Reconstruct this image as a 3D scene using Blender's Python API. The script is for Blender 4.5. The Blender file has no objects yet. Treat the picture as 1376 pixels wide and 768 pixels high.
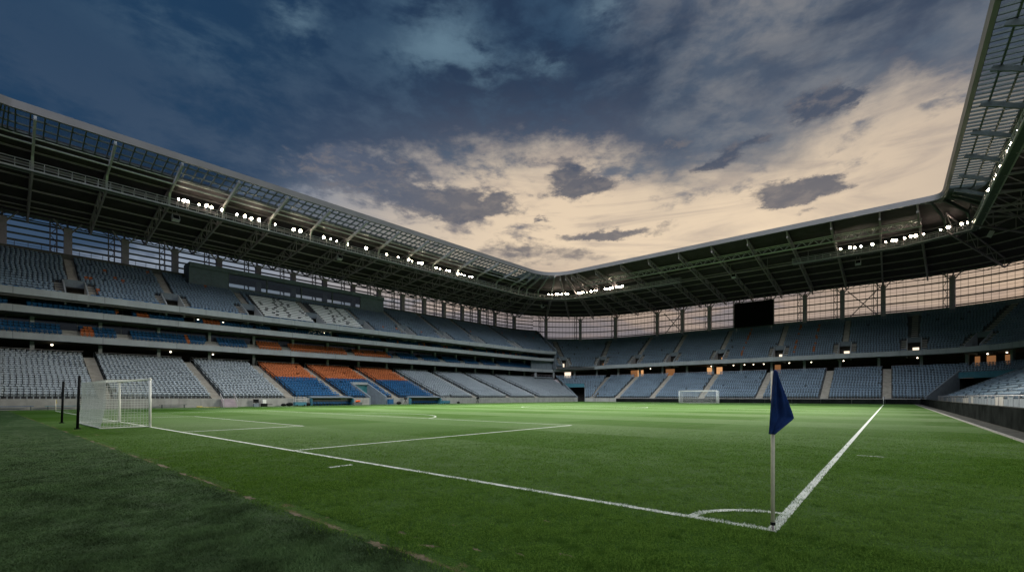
import bpy, math, random
import numpy as np
from mathutils import Vector, noise as mnoise
random.seed(7); rng = np.random.default_rng(11)
sc = bpy.context.scene
COL = sc.collection
R = math.radians
# ------------------------------------------------------------------ camera
CAM = Vector((1.09, -6.16, 1.6)); YAW = math.atan2(.640, .768)
FP = 611.0
cd = bpy.data.cameras.new('camera'); co = bpy.data.objects.new('camera', cd); COL.objects.link(co)
co.location = CAM; co.rotation_euler = (R(90), 0, YAW)
cd.sensor_width = 36; cd.lens = FP / 1376 * 36; cd.shift_y = 148 / 1376
cd.clip_start = .05; cd.clip_end = 5000
sc.camera = co
RX, RY = math.cos(YAW), math.sin(YAW)
def project(x, y, z):
    dx, dy = x - CAM.x, y - CAM.y
    X = dx * RX + dy * RY; Z = -dx * RY + dy * RX
    return 688 + FP * X / Z, 532 - FP * (z - CAM.z) / Z, Z
def wall_x(px, x0):          # where a sight line meets the plane x = x0
    k = (px - 688) / FP; Z = (x0 - CAM.x) / (RX * k - RY)
    return Z * (RY * k + RX) + CAM.y
def wall_y(px, y0):
    k = (px - 688) / FP; Z = (y0 - CAM.y) / (RY * k + RX)
    return Z * (RX * k - RY) + CAM.x

# ------------------------------------------------------------------ object helpers
def tag(o, label=None, cat=None, group=None, kind=None):
    if label: o['label'] = label
    if cat: o['category'] = cat
    if group: o['group'] = group
    if kind: o['kind'] = kind
    return o
def thing(name, label, cat, loc=(0, 0, 0), rz=0, group=None, rot=None):
    o = bpy.data.objects.new(name, None); COL.objects.link(o)
    o.location = loc; o.rotation_euler = rot if rot else (0, 0, rz); o.empty_display_size = .3
    return tag(o, label, cat, group)
def link_mesh(name, me, parent=None):
    o = bpy.data.objects.new(name, me); COL.objects.link(o)
    if parent: o.parent = parent
    return o
def copy_tree(o, parent=None):
    c = o.copy(); COL.objects.link(c)
    if parent: c.parent = parent
    for ch in list(o.children): copy_tree(ch, c)
    return c
V = Vector
class MB:
    def __init__(s): s.v = []; s.f = []; s.m = []; s.sm = False
    def add(s, vs, fs, mi=0):
        b = len(s.v); s.v += [tuple(p) for p in vs]
        for f in fs: s.f.append(tuple(b + i for i in f)); s.m.append(mi)
        return s
    def box(s, lo, hi, mi=0):
        x0, y0, z0 = lo; x1, y1, z1 = hi
        return s.add([(x0,y0,z0),(x1,y0,z0),(x1,y1,z0),(x0,y1,z0),(x0,y0,z1),(x1,y0,z1),(x1,y1,z1),(x0,y1,z1)],
              [(0,3,2,1),(4,5,6,7),(0,1,5,4),(1,2,6,5),(2,3,7,6),(3,0,4,7)], mi)
    def obox(s, c, ax, ay, az, mi=0):     # centre and three half axes
        c = V(c); ax = V(ax); ay = V(ay); az = V(az)
        vs = [c+ax*i+ay*j+az*k for k in (-1,1) for j in (-1,1) for i in (-1,1)]
        return s.add(vs, [(0,2,3,1),(4,5,7,6),(0,1,5,4),(1,3,7,5),(3,2,6,7),(2,0,4,6)], mi)
    def beam(s, p, q, w, h=None, mi=0, up=(0,0,1)):
        p = V(p); q = V(q); d = q - p
        if d.length < 1e-6: return s
        h = h or w; u = V(up); dn = d.normalized()
        if abs(dn.dot(u)) > .98: u = V((1,0,0))
        a = dn.cross(u).normalized(); b = a.cross(dn)
        return s.obox((p+q)/2, d/2, a*(w/2), b*(h/2), mi)
    def tube(s, p, q, r, n=8, r2=None, mi=0, cap=True):
        p = V(p); q = V(q); d = (q-p).normalized(); r2 = r if r2 is None else r2
        u = V((0,0,1)) if abs(d.z) < .95 else V((1,0,0))
        a = d.cross(u).normalized(); b = d.cross(a)
        vs = []
        for c, rr in ((p, r), (q, r2)):
            for i in range(n):
                t = 2*math.pi*i/n; vs.append(c + a*(rr*math.cos(t)) + b*(rr*math.sin(t)))
        fs = [(i, (i+1)%n, n+(i+1)%n, n+i) for i in range(n)]
        if cap: fs += [tuple(range(n))[::-1], tuple(range(n, 2*n))]
        return s.add(vs, fs, mi)
    def poly(s, pts, r, n=6, mi=0):
        for a, b in zip(pts, pts[1:]): s.tube(a, b, r, n, mi=mi)
        return s
    def ball(s, c, r, sz=(1,1,1), n=10, mi=0):
        c = V(c); vs = []; fs = []
        for j in range(n//2+1):
            ph = math.pi*j/(n//2)
            for i in range(n):
                t = 2*math.pi*i/n
                vs.append(c + V((r*sz[0]*math.sin(ph)*math.cos(t), r*sz[1]*math.sin(ph)*math.sin(t), r*sz[2]*math.cos(ph))))
        for j in range(n//2):
            for i in range(n):
                fs.append((j*n+i, (j+1)*n+i, (j+1)*n+(i+1)%n, j*n+(i+1)%n))
        return s.add(vs, fs, mi)
    def build(s, name, mats, parent=None, smooth=False):
        me = bpy.data.meshes.new(name); me.from_pydata(s.v, [], s.f)
        for m in (mats if isinstance(mats, (list, tuple)) else [mats]): me.materials.append(m)
        if any(s.m): me.polygons.foreach_set('material_index', s.m)
        if smooth: me.polygons.foreach_set('use_smooth', [True]*len(s.f))
        me.update()
        return link_mesh(name, me, parent)
def np_mesh(name, verts, faces, mats, mi=None, parent=None):   # verts (N,3), faces (M,k)
    me = bpy.data.meshes.new(name); k = faces.shape[1]
    me.vertices.add(len(verts)); me.vertices.foreach_set('co', verts.astype(np.float32).ravel())
    me.loops.add(faces.size); me.loops.foreach_set('vertex_index', faces.astype(np.int32).ravel())
    me.polygons.add(len(faces)); me.polygons.foreach_set('loop_start', np.arange(0, faces.size, k, dtype=np.int32))
    for m in mats: me.materials.append(m)
    if mi is not None: me.polygons.foreach_set('material_index', mi.astype(np.int32))
    me.update(calc_edges=True); me.validate()
    return link_mesh(name, me, parent)

# ------------------------------------------------------------------ materials
class NT:
    def __init__(s, nt): s.nt = nt
    def n(s, typ, props=None, **ins):
        nd = s.nt.nodes.new(typ)
        for k, v in (props or {}).items(): setattr(nd, k, v)
        for k, v in ins.items():
            key = int(k[1:]) if k[0] == 'i' and k[1:].isdigit() else k.replace('_', ' ')
            s.set(nd.inputs[key], v)
        return nd
    def set(s, sock, v):
        if isinstance(v, bpy.types.NodeSocket): s.nt.links.new(v, sock)
        elif isinstance(v, bpy.types.Node): s.nt.links.new(v.outputs[0], sock)
        else: sock.default_value = v
    def math(s, op, a, b=0., c=None, clamp=False):
        nd = s.n('ShaderNodeMath', {'operation': op, 'use_clamp': clamp}, i0=a, i1=b)
        if c is not None: s.set(nd.inputs[2], c)
        return nd.outputs[0]
    def mix(s, f, a, b, blend='MIX'):
        nd = s.n('ShaderNodeMix', {'data_type': 'RGBA', 'blend_type': blend})
        s.set(nd.inputs[0], f); s.set(nd.inputs[6], a); s.set(nd.inputs[7], b)
        return nd.outputs[2]
    def smooth(s, x, lo, hi, a=0., b=1.):
        nd = s.n('ShaderNodeMapRange', {'interpolation_type': 'SMOOTHSTEP'})
        for i, v in enumerate((x, lo, hi, a, b)): s.set(nd.inputs[i], v)
        return nd.outputs[0]
    def noise(s, vec, scale, detail=3., rough=.55, dist=0.):
        return s.n('ShaderNodeTexNoise', None, Vector=vec, Scale=scale, Detail=detail, Roughness=rough, Distortion=dist).outputs[0]
def c4(c): return (c[0], c[1], c[2], 1)
def newmat(name):
    m = bpy.data.materials.new(name); m.use_nodes = True; m.node_tree.nodes.clear()
    t = NT(m.node_tree); out = t.n('ShaderNodeOutputMaterial')
    return m, t, out
def pmat(name, col, rough=.6, metal=0., var=.12, scale=1.5, bump=0., bscale=20., streak=0., spec=.22):
    m, t, out = newmat(name)
    pos = t.n('ShaderNodeNewGeometry').outputs['Position']
    n1 = t.noise(pos, scale, 4., .6)
    c = t.mix(t.smooth(n1, .3, .7), c4([x*(1-var) for x in col]), c4([min(1, x*(1+var)) for x in col]))
    if streak:
        sv = t.n('ShaderNodeVectorMath', {'operation': 'MULTIPLY'}, i0=pos, i1=(1.6, 1.6, .12)).outputs[0]
        st = t.smooth(t.noise(sv, 1.2, 4., .65), .5, .75)
        c = t.mix(t.math('MULTIPLY', st, streak), c, c4([x*.45 for x in col]))
    b = t.n('ShaderNodeBsdfPrincipled', None, Base_Color=c, Roughness=rough, Metallic=metal, Specular_IOR_Level=spec)
    if bump:
        bn = t.n('ShaderNodeBump', None, Strength=bump, Distance=.02, Height=t.noise(pos, bscale, 4., .6))
        t.set(b.inputs['Normal'], bn.outputs[0])
    t.set(out.inputs[0], b.outputs[0])
    return m
def emat(name, col, strength):
    m, t, out = newmat(name)
    e = t.n('ShaderNodeEmission', None, Color=c4(col), Strength=strength)
    t.set(out.inputs[0], e.outputs[0])
    m.cycles.emission_sampling = 'AUTO'
    return m
M = {}
M['concrete'] = pmat('concrete', (.33, .325, .31), .85, var=.14, scale=.8, bump=.25, bscale=9, streak=.5)
M['fascia'] = pmat('fascia_concrete', (.33, .355, .37), .75, var=.08, scale=.5, bump=.15, bscale=6, streak=.35)
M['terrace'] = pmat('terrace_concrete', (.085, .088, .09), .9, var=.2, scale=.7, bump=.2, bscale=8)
M['stair'] = pmat('stair_concrete', (.35, .325, .285), .85, var=.15, scale=1.2, bump=.2, bscale=10)
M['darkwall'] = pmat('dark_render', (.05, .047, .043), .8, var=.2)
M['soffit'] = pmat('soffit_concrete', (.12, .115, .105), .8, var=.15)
M['steel'] = pmat('painted_steel', (.38, .32, .36), .45, .2, var=.1)
M['palesteel'] = pmat('pale_steel', (.58, .56, .58), .4, .3, var=.1)
M['darksteel'] = pmat('dark_steel', (.11, .125, .125), .5, .2, var=.15)
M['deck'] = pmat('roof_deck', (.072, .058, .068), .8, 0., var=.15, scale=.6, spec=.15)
M['gutter'] = pmat('gutter_metal', (.235, .225, .245), .5, .2, var=.06, scale=.3)
M['seatgrey'] = pmat('grey_plastic', (.33, .375, .415), .42, var=.07, scale=.35)
M['seatslate'] = pmat('slate_plastic', (.20, .275, .355), .42, var=.12, scale=.3)
M['seatblue'] = pmat('blue_plastic', (.018, .098, .235), .4, var=.12, scale=.4)
M['seatorange'] = pmat('orange_plastic', (.50, .145, .05), .42, var=.12, scale=.4)
M['white'] = pmat('white_paint', (.78, .78, .75), .4, var=.04)
M['desk'] = pmat('white_laminate', (.80, .81, .80), .5, var=.05)
M['black'] = pmat('black_paint', (.012, .013, .014), .6, var=.2, spec=.05)
M['board'] = pmat('black_board', (.012, .014, .014), .9, var=.35, scale=.8, bump=.1, bscale=3, spec=0.)
M['screen'] = pmat('dark_screen', (.004, .004, .005), .7, var=.1, spec=.08)
M['teal'] = pmat('teal_panel', (.05, .20, .22), .4, var=.1)
M['bluepanel'] = pmat('blue_panel', (.06, .19, .25), .5, var=.1)
M['slatewall'] = pmat('slate_wall', (.17, .20, .23), .7, var=.1, streak=.3)
M['bluecloth'] = pmat('blue_cloth', (.009, .032, .13), .85, var=.18, scale=9, bump=.3, bscale=350, spec=.2)
M['yellow'] = pmat('yellow_cloth', (.62, .5, .16), .7, var=.1)
M['polewood'] = pmat('cream_pole', (.80, .74, .62), .5, var=.1, scale=6)
M['net'] = pmat('net_cord', (.88, .88, .85), .8, var=.05)
M['orangebib'] = pmat('orange_bib', (.75, .12, .03), .8, var=.15, scale=8)
M['warmwall'] = pmat('warm_wall', (.32, .19, .10), .7, var=.2)
M['kerb'] = pmat('kerb_concrete', (.24, .235, .22), .95, var=.2, scale=3, bump=.3, bscale=25)
M['path'] = pmat('strip_paving', (.085, .085, .078), .95, var=.25, scale=2, spec=0.)
M['lamp'] = emat('floodlight_glow', (1, .88, .64), 85)
M['warm'] = emat('warm_glow', (1, .52, .22), .7)
M['pale'] = emat('pale_glow', (1, .82, .62), 1.3)
M['dim'] = emat('amber_glow', (1, .45, .18), .22)
M['spotglow'] = emat('small_lamp_glow', (1, .85, .6), 8)
def glassmat(name, tint, tr, rough=.1, dif=.5):
    m, t, out = newmat(name)
    a = t.n('ShaderNodeBsdfTransparent', None, Color=c4(tint))
    g = t.n('ShaderNodeBsdfGlossy', None, Color=c4((.8, .85, .9)), Roughness=rough)
    d = t.n('ShaderNodeBsdfDiffuse', None, Color=c4((.15, .165, .18) if dif == 1 else (.1, .11, .12)))
    s1 = t.n('ShaderNodeMixShader', None, i0=dif, i1=g.outputs[0], i2=d.outputs[0])
    s2 = t.n('ShaderNodeMixShader', None, i0=tr, i1=s1.outputs[0], i2=a.outputs[0])
    t.set(out.inputs[0], s2.outputs[0]); return m
M['glass'] = glassmat('box_glass', (.45, .5, .52), .94, .08, .2)
M['roofglass'] = glassmat('roof_glass', (.80, .84, .88), .80, .5, 1.0)
M['mesh'] = pmat('facade_mesh', (.16, .17, .17), .6, .2)

# grass
def grass_color(t, pos, near=False):
    sx = t.n('ShaderNodeSeparateXYZ', None, Vector=pos)
    X, Y = sx.outputs[0], sx.outputs[1]
    by = t.smooth(t.math('SINE', t.math('MULTIPLY', t.math('ADD', Y, .0), math.pi/5.5)), -.12, .12)
    bx = t.smooth(t.math('SINE', t.math('MULTIPLY', t.math('ADD', X, 6.), math.pi/8.5)), -.12, .12)
    big = t.noise(pos, .12, 3., .55); mid = t.noise(pos, .9, 4., .65); fine = t.noise(pos, 9., 5., .7)
    st = t.n('ShaderNodeVectorMath', {'operation': 'MULTIPLY'}, i0=pos, i1=(2.2, .35, 1)).outputs[0]
    streak = t.noise(st, 1.1, 4., .6)
    c = t.mix(by, (.044, .112, .010, 1), (.112, .186, .068, 1))
    c = t.mix(t.math('MULTIPLY', bx, .5), c, (.098, .185, .055, 1))
    c = t.mix(t.math('MULTIPLY', t.smooth(big, .35, .7), .35), c, (.046, .125, .012, 1))
    c = t.mix(t.math('MULTIPLY', t.smooth(streak, .45, .72), .35), c, (.098, .165, .055, 1))
    c = t.mix(t.math('MULTIPLY', t.smooth(mid, .5, .75), .42), c, (.030, .075, .012, 1))
    c = t.mix(t.math('MULTIPLY', t.smooth(fine, .35, .75), .5), c, (.026, .062, .009, 1))
    return c, X, Y, mid, fine
def grass_mat(name, runoff=False):
    m, t, out = newmat(name)
    pos = t.n('ShaderNodeNewGeometry').outputs['Position']
    c, X, Y, mid, fine = grass_color(t, pos)
    if runoff:
        a = t.noise(pos, .5, 5., .65, 1.2); b = t.noise(pos, 6., 5., .75)
        sv = t.n('ShaderNodeVectorMath', {'operation': 'MULTIPLY'}, i0=pos, i1=(.25, 2.4, 1)).outputs[0]
        s_ = t.noise(sv, 1.0, 4., .6)
        c = t.mix(t.smooth(a, .35, .65), (.036, .082, .026, 1), (.074, .126, .054, 1))
        c = t.mix(t.math('MULTIPLY', t.smooth(b, .45, .7), .6), c, (.016, .034, .016, 1))
        c = t.mix(t.math('MULTIPLY', t.smooth(s_, .5, .72), .5), c, (.11, .15, .088, 1))
    else:
        # worn soil near the seam behind the goal line
        edge = t.smooth(Y, -1.2, -3.3)
        w = t.noise(pos, 1.3, 5., .7, .6); w2 = t.noise(pos, .35, 2., .5)
        dirt = t.math('MULTIPLY', t.smooth(t.math('ADD', t.math('ADD', w, t.math('MULTIPLY', edge, .07)), t.math('MULTIPLY', w2, .12)), .735, .80), edge)
        seam = t.smooth(t.math('ADD', Y, t.math('MULTIPLY', t.noise(pos, 2.2, 4., .7), .30)), -3.06, -3.14)
        seam = t.math('MULTIPLY', seam, t.smooth(t.noise(pos, .5, 3., .6), .44, .54))
        d = t.math('MAXIMUM', dirt, seam)
        c = t.mix(t.math('MULTIPLY', d, .85), c, (.20, .15, .085, 1))
    bn = t.n('ShaderNodeBump', None, Strength=.6, Distance=.04, Height=t.noise(pos, 14., 6., .8))
    b = t.n('ShaderNodeBsdfPrincipled', None, Base_Color=c, Roughness=.9, Specular_IOR_Level=.04, Normal=bn.outputs[0])
    t.set(out.inputs[0], b.outputs[0]); return m
M['grass'] = grass_mat('turf'); M['runoff'] = grass_mat('runoff_turf', True)
def paint_mat():
    m, t, out = newmat('line_paint')
    pos = t.n('ShaderNodeNewGeometry').outputs['Position']
    n = t.noise(pos, 38., 4., .7); n2 = t.noise(pos, 3., 3., .6)
    f = t.smooth(t.math('ADD', n, t.math('MULTIPLY', n2, .25)), .40, .56)
    c = t.mix(f, (.16, .22, .13, 1), (.72, .75, .70, 1))
    b = t.n('ShaderNodeBsdfPrincipled', None, Base_Color=c, Roughness=.8, Specular_IOR_Level=.2)
    t.set(out.inputs[0], b.outputs[0]); return m
M['paint'] = paint_mat()
M['paintfar'] = pmat('line_paint_worn', (.52, .56, .49), .9, var=.08, scale=2, spec=0.)
def blade_mat():
    m, t, out = newmat('grass_blade')
    pos = t.n('ShaderNodeNewGeometry').outputs['Position']
    c, X, Y, mid, fine = grass_color(t, pos)
    v = t.noise(pos, 60., 2., .5)
    c = t.mix(t.smooth(v, .40, .60), t.mix(1.0, c, (.72, .76, .72, 1), 'MULTIPLY'), (.125, .215, .045, 1), 'MIX')
    c = t.mix(t.math('MULTIPLY', t.smooth(t.noise(pos, 3.2, 3., .6), .52, .68), .55), c, (.030, .070, .012, 1))
    c = t.mix(1.0, c, (1.30, 1.32, 1.2, 1), 'MULTIPLY')
    b = t.n('ShaderNodeBsdfDiffuse', None, Color=c); b2 = t.n('ShaderNodeBsdfTranslucent', None, Color=c)
    mx = t.n('ShaderNodeMixShader', None, i0=.45, i1=b.outputs[0], i2=b2.outputs[0])
    t.set(out.inputs[0], mx.outputs[0]); return m
M['blade'] = blade_mat()
M['bladerun'] = pmat('runoff_blade', (.085, .140, .056), .8, var=.5, scale=1.6, spec=.05)
M['bladepaint'] = pmat('painted_blade', (.66, .69, .64), .75, var=.2, scale=40.)

# ------------------------------------------------------------------ stadium plan: a ring of straights and round corners
TA = math.tan(R(2.0)); RN = 20.0
def P_W(y): return V((-70 + (y - 30) * TA, y, 0))
C1 = P_W(109); C2 = V((4, 109, 0)); C0 = P_W(-16)
AW = math.pi - R(2.0)
U1 = 109.0; U2 = U1 + RN * (AW - math.pi/2); U3 = U2 + (C2.x - C1.x); U4 = U3 + RN * math.pi/2
US = -16 - RN * (1.5*math.pi - AW)
def PT(u):
    """point on the inner ring and outward direction at ring position u"""
    if u < US: return V((C0.x + (US - u), C0.y, 0)), V((0, -1, 0))
    if u < -16:
        a = AW + (-16 - u) / RN; return C0.copy(), V((math.cos(a), math.sin(a), 0))
    if u <= U1: return P_W(u), V((math.cos(AW), math.sin(AW), 0))
    if u <= U2:
        a = AW - (u - U1) / RN; return C1.copy(), V((math.cos(a), math.sin(a), 0))
    if u <= U3: return V((C1.x + u - U2, 109, 0)), V((0, 1, 0))
    if u <= U4:
        a = math.pi/2 - (u - U3) / RN; return C2.copy(), V((math.cos(a), math.sin(a), 0))
    return V((4, 109 - (u - U4), 0)), V((1, 0, 0))
def at(u, r, z=0.):
    p, n = PT(u); return p + n * r + V((0, 0, z))
def is_arc(u): return (US < u < -16) or (U1 < u < U2) or (U3 < u < U4)
def stations(u0, u1, arcstep=1.6):
    us = [u0]
    for b in (US, -16, U1, U2, U3, U4):
        if u0 < b < u1: us.append(b)
    us.append(u1); out = []
    for a, b in zip(us, us[1:]):
        n = max(1, int(math.ceil((b - a) / arcstep))) if is_arc((a + b) / 2) else max(1, int((b - a) // 12))
        for i in range(n): out.append(a + (b - a) * i / n)
    out.append(u1); return out
def sweep(mb, prof, u0, u1, mi=0, closed=False, caps=False):
    """prof: list of (r, z) or function u -> list"""
    us = stations(u0, u1); rows = []
    for u in us:
        pr = prof(u) if callable(prof) else prof
        rows.append([at(u, r, z) for r, z in pr])
    k = len(rows[0]); vs = [p for row in rows for p in row]; fs = []
    for i in range(len(rows) - 1):
        for j in range(k if closed else k - 1):
            j2 = (j + 1) % k
            fs.append((i*k+j, (i+1)*k+j, (i+1)*k+j2, i*k+j2))
    if caps:
        fs.append(tuple(range(k))[::-1]); fs.append(tuple((len(rows)-1)*k + j for j in range(k)))
    mb.add(vs, fs, mi); return mb
def band(mb, r0, r1, z0, z1, u0, u1, mi=0):
    return sweep(mb, [(r0, z0), (r1, z0), (r1, z1), (r0, z1)], u0, u1, mi, True, True)
def minus(u0, u1, holes):
    out = [(u0, u1)]
    for a, b in holes:
        nx = []
        for p, q in out:
            if b <= p or a >= q: nx.append((p, q)); continue
            if a > p: nx.append((p, a))
            if b < q: nx.append((b, q))
        out = nx
    return [(a, b) for a, b in out if b - a > .05]

# tier profiles: first row front R, floor z, tread, rise, rows
LOWER_MAIN = (4.8, 1.25, .82, .302, 21)
LOWER_END = (4.8, 1.15, .80, .378, 18)
UPPER_MAIN = (18.3, 15.75, .80, .475, 18)
UPPER_END = (17.3, 11.15, .80, .545, 19)
seats = []      # (x, y, z, facing angle, kind, region)
def seat_row(kindf, region, r, z, u0, u1, skip=0.004):
    u = u0 + random.uniform(.24, .46) * (RN / r if is_arc(u0) else 1)
    while u < u1 - .2:
        if random.random() > skip:
            p, n = PT(u); q = p + n * r
            seats.append((q.x, q.y, z, math.atan2(-n.x, -(-n.y)) , kindf(u, r), region, -n.x, -n.y))
        u += .52 * (RN / r if is_arc(u) else 1)
def tier(mb, prof, u0, u1, holes_at, seat_holes_at, kindf, region, back=0.):
    """stepped terrace plus its seat rows; holes_at(i) / seat_holes_at(i): missing ranges at row i"""
    r0, z0, tr, ri, n = prof
    for i in range(n):
        ra, rb, z = r0 + i*tr, r0 + (i+1)*tr, z0 + i*ri
        for a, b in minus(u0, u1, holes_at(i)):
            sweep(mb, [(ra, z - ri - .25), (ra, z), (rb, z)], a, b)
        for a, b in minus(u0, u1, holes_at(i) + seat_holes_at(i)):
            seat_row(lambda u, r, i=i: kindf(u, i), region, ra + .36, z, a, b)
def stair_strip(prof, u, i0, i1, w=1.25):
    r0, z0, tr, ri, n = prof; mb = MB(); p, nn = PT(u); t = V((-nn.y, nn.x, 0))
    for i in range(i0, i1):
        for h in range(2):
            ra = r0 + i*tr + h*tr/2; z = z0 + i*ri + h*ri/2 + .012
            c = p + nn*(ra + tr/4); c.z = z - .14
            mb.obox(c, nn*(tr/4 + .004*(h == 0)), t*(w/2), V((0, 0, .14)))
    return mb
def hand_rail(prof, u, i0, i1, off, h=.95):
    r0, z0, tr, ri, n = prof; mb = MB(); p, nn = PT(u); t = V((-nn.y, nn.x, 0))
    a = p + nn*(r0 + i0*tr) + t*off; a.z = z0 + i0*ri; b = p + nn*(r0 + i1*tr) + t*off; b.z = z0 + i1*ri
    up = V((0, 0, h)); mb.tube(a + up, b + up, .05, 6); mb.tube(a + up*.5, b + up*.5, .03, 5)
    for k in range(0, 9): q = a.lerp(b, k/8); mb.tube(q, q + up, .035, 5)
    return mb

# ------------------------------------------------------------------ main stand (left of the pitch)
MS0 = -15.9
main = thing('main_stand', 'long concrete main stand with two glazed box levels and orange and blue seat blocks', 'grandstand', tuple(at(45, 20)))
def on(parent, o):
    o.parent = parent; o.matrix_parent_inverse = parent.matrix_world.inverted() if False else o.matrix_parent_inverse
    o.location = o.location - parent.location if parent.rotation_euler.z == 0 else o.location
    return o
main.location = (0, 0, 0)
aisles_m = [-19, -7, 5.0, 17.4, 28, 37.2, 48.2, 58.4, 70, 81.5, 93]
TUN = (42.0, 45.8)          # players' tunnel
TUNR = 8                    # rows it cuts
CT = (U1 + 9.5, U1 + 20.0)         # corner service tunnel
def k_lower(u, i):
    if 28 < u < 58.4: return 'orange' if i >= 11 else 'blue'
    return 'grey'
mb = MB()
ah = [(a-.65, a+.65) for a in aisles_m]
tier(mb, LOWER_MAIN, MS0, CT[0], lambda i: [TUN] if i < TUNR else [], lambda i: ah, k_lower, 'main lower')
sweep(mb, [(22.02, 7.29), (31, 7.29)], MS0, 110)           # concourse floor behind
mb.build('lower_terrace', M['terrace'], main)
mb = MB()
for a, b in minus(MS0, CT[0], [TUN, (30.8, 38.6), (50.8, 58.8)]):
    band(mb, 4.35, 4.8, -.05, 1.30, a, b)
for a, b in ((30.8, 38.6), (50.8, 58.8)):                    # recess behind the dugouts
    band(mb, 5.9, 6.1, -.05, 1.30, a, b)
    band(mb, 4.35, 6.1, 1.26, 1.36, a, b)
mb.build('front_wall', M['concrete'], main)
for a in aisles_m[1:]:
    stair_strip(LOWER_MAIN, a, 0, 21).build('aisle_stairs', M['stair'], main)
    hand_rail(LOWER_MAIN, a, 0, 21, -.62).build('handrail', M['black'], main)
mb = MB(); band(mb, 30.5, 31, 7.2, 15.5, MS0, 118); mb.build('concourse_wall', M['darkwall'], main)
mb = MB()
for a, b in minus(MS0, 99, [(x-.6, x+.6) for x in aisles_m]):
    for h in (.6, 1.05): mb.poly([at(u, 22.1, 7.29 + h) for u in stations(a, b)], .03, 5)
    u = a
    while u < b: mb.tube(at(u, 22.1, 7.29), at(u, 22.1, 8.34), .03, 5); u += 1.6
mb.build('back_rail', M['palesteel'], main)
# fascia bands and box floors; the lowest one runs on round the corner to the end stand's height
UE = U1 + 9.0               # where the upper levels of the main stand end
for r, z0, z1, soff in ((19.8, 9.5, 10.42, 30.6), (18.9, 13.1, 14.02, 30.6), (17.9, 15.35, 16.3, 30.6)):
    mb = MB(); sweep(mb, [(r, z0), (r, z1), (r+.3, z1), (r+.3, z1-.75), (soff, z1-.75), (soff, z0)], MS0, UE, 0, True, True)
    mb.build('fascia_band', [M['fascia']], main)
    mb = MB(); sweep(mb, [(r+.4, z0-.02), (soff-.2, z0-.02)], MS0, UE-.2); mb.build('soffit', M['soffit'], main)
for uu in np.arange(-12, 116, 9.2):
    for r, z0, z1 in ((19.8, 9.5, 10.42), (18.9, 13.1, 14.02), (17.9, 15.35, 16.3)):
        mb = MB(); p, n = PT(uu); t = V((-n.y, n.x, 0)); mb.obox(p + n*(r-.004) + V((0, 0, (z0+z1)/2)), n*.006, t*.02, V((0, 0, (z1-z0)/2-.02))); mb.build('panel_joint', M['darkwall'], main)
# terraces of the box levels
def pxu(px, r): return wall_x(px, at(40, r).x)
def lvl1(u, i):
    px = project(*at(u, 20.8, 10.6))[0]
    if 334 < px < 524 or 84 < px < 101 or 110 < px < 124 or 249 < px < 257: return 'orange'
    return 'blue'
def lvl2(u, i):
    px = project(*at(u, 20, 14.5))[0]
    if 156 < px < 171 or 181 < px < 199 or 274 < px < 295: return 'orange'
    if px > 530 and random.random() < .12: return 'orange'
    return 'blue'
gaps1 = [(a-.8, a+.8) for a in (-8.2, 3.0, 9.0, 21.0, 27.6, 33.5, 47.2, 59.0, 66, 73, 80, 87, 94)]
gaps2 = [(a-.7, a+.7) for a in (-2.4, 9.0, 17.5, 31, 43, 55, 68, 80, 92)]
mb = MB(); tier(mb, (20.15, 10.36, .8, .50, 3), MS0, UE-3, lambda i: [], lambda i: gaps1, lvl1, 'box level')
mb.build('box_terrace', M['concrete'], main)
mb = MB(); tier(mb, (19.3, 13.84, .8, .38, 2), MS0, UE-6, lambda i: [], lambda i: gaps2, lvl2, 'box level')
mb.build('box_terrace', M['concrete'], main)
cols = np.arange(-15.5, 112, 7.3)
for u in cols:
    for r, z0, z1, w in ((22.8, 7.3, 9.48, .45), (22.75, 11.0, 13.08, .42), (21.2, 14.4, 15.33, .36)):
        p, n = PT(u); t = V((-n.y, n.x, 0)); mb = MB(); mb.obox(p + n*r + V((0, 0, (z0+z1)/2)), n*(w/2), t*(w/2), V((0, 0, (z1-z0)/2)))
        mb.build('column', M['fascia'], main)
for j, u in enumerate(cols[:-1]):
    for r, z0, z1 in ((23.2, 10.6, 13.07), (21.7, 13.9, 15.33)):
        mb = MB(); a, b = u + .25, u + 7.05
        for q in (a, (a+b)/2 - 1.1, (a+b)/2 + 1.1, b): mb.beam(at(q, r, z0), at(q, r, z1), .09, .09)
        mb.beam(at(a, r, z1-.06), at(b, r, z1-.06), .1); fr = mb.build('window_frame', M['darksteel'], main)
        g = MB(); sweep(g, [(r+.03, z0), (r+.03, z1)], a, b); g.build('pane', M['glass'], fr)
# upper tier with vomitories
voms_m = [-8.4, 3.5, 15.3, 27.4, 39.5, 50.5, 62, 74, 86, 102]
VH = 1.3; VR = 6
PB = (19.5, 61.0)           # press box range
PBROW = 14
PRESS = (28.9, 49.2)        # press desks instead of seats
vh = [(a-VH, a+VH) for a in voms_m]
def k_up(u, i):
    q = random.random()
    if q < .003 or (5 < u < 14 and q < .025): return 'orange'
    if i < 1 and q < .5: return 'blue'
    return 'slate'
def holes_up(i): return ([v for v in vh] if i < VR and i > 0 else [])
def shole_up(i):
    h = [(a-.6, a+.6) for a in voms_m] if i >= VR else [(a-VH-.9, a+VH+.9) for a in voms_m] if i > 0 else [(a-VH, a+VH) for a in voms_m]
    if i >= PBROW: h = h + [PB]
    if 1 <= i < PBROW - 1: h = h + [PRESS]
    return h
mb = MB(); tier(mb, UPPER_MAIN, MS0, UE-.2, holes_up, shole_up, k_up, 'main upper'); mb.build('upper_terrace', M['terrace'], main)
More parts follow.
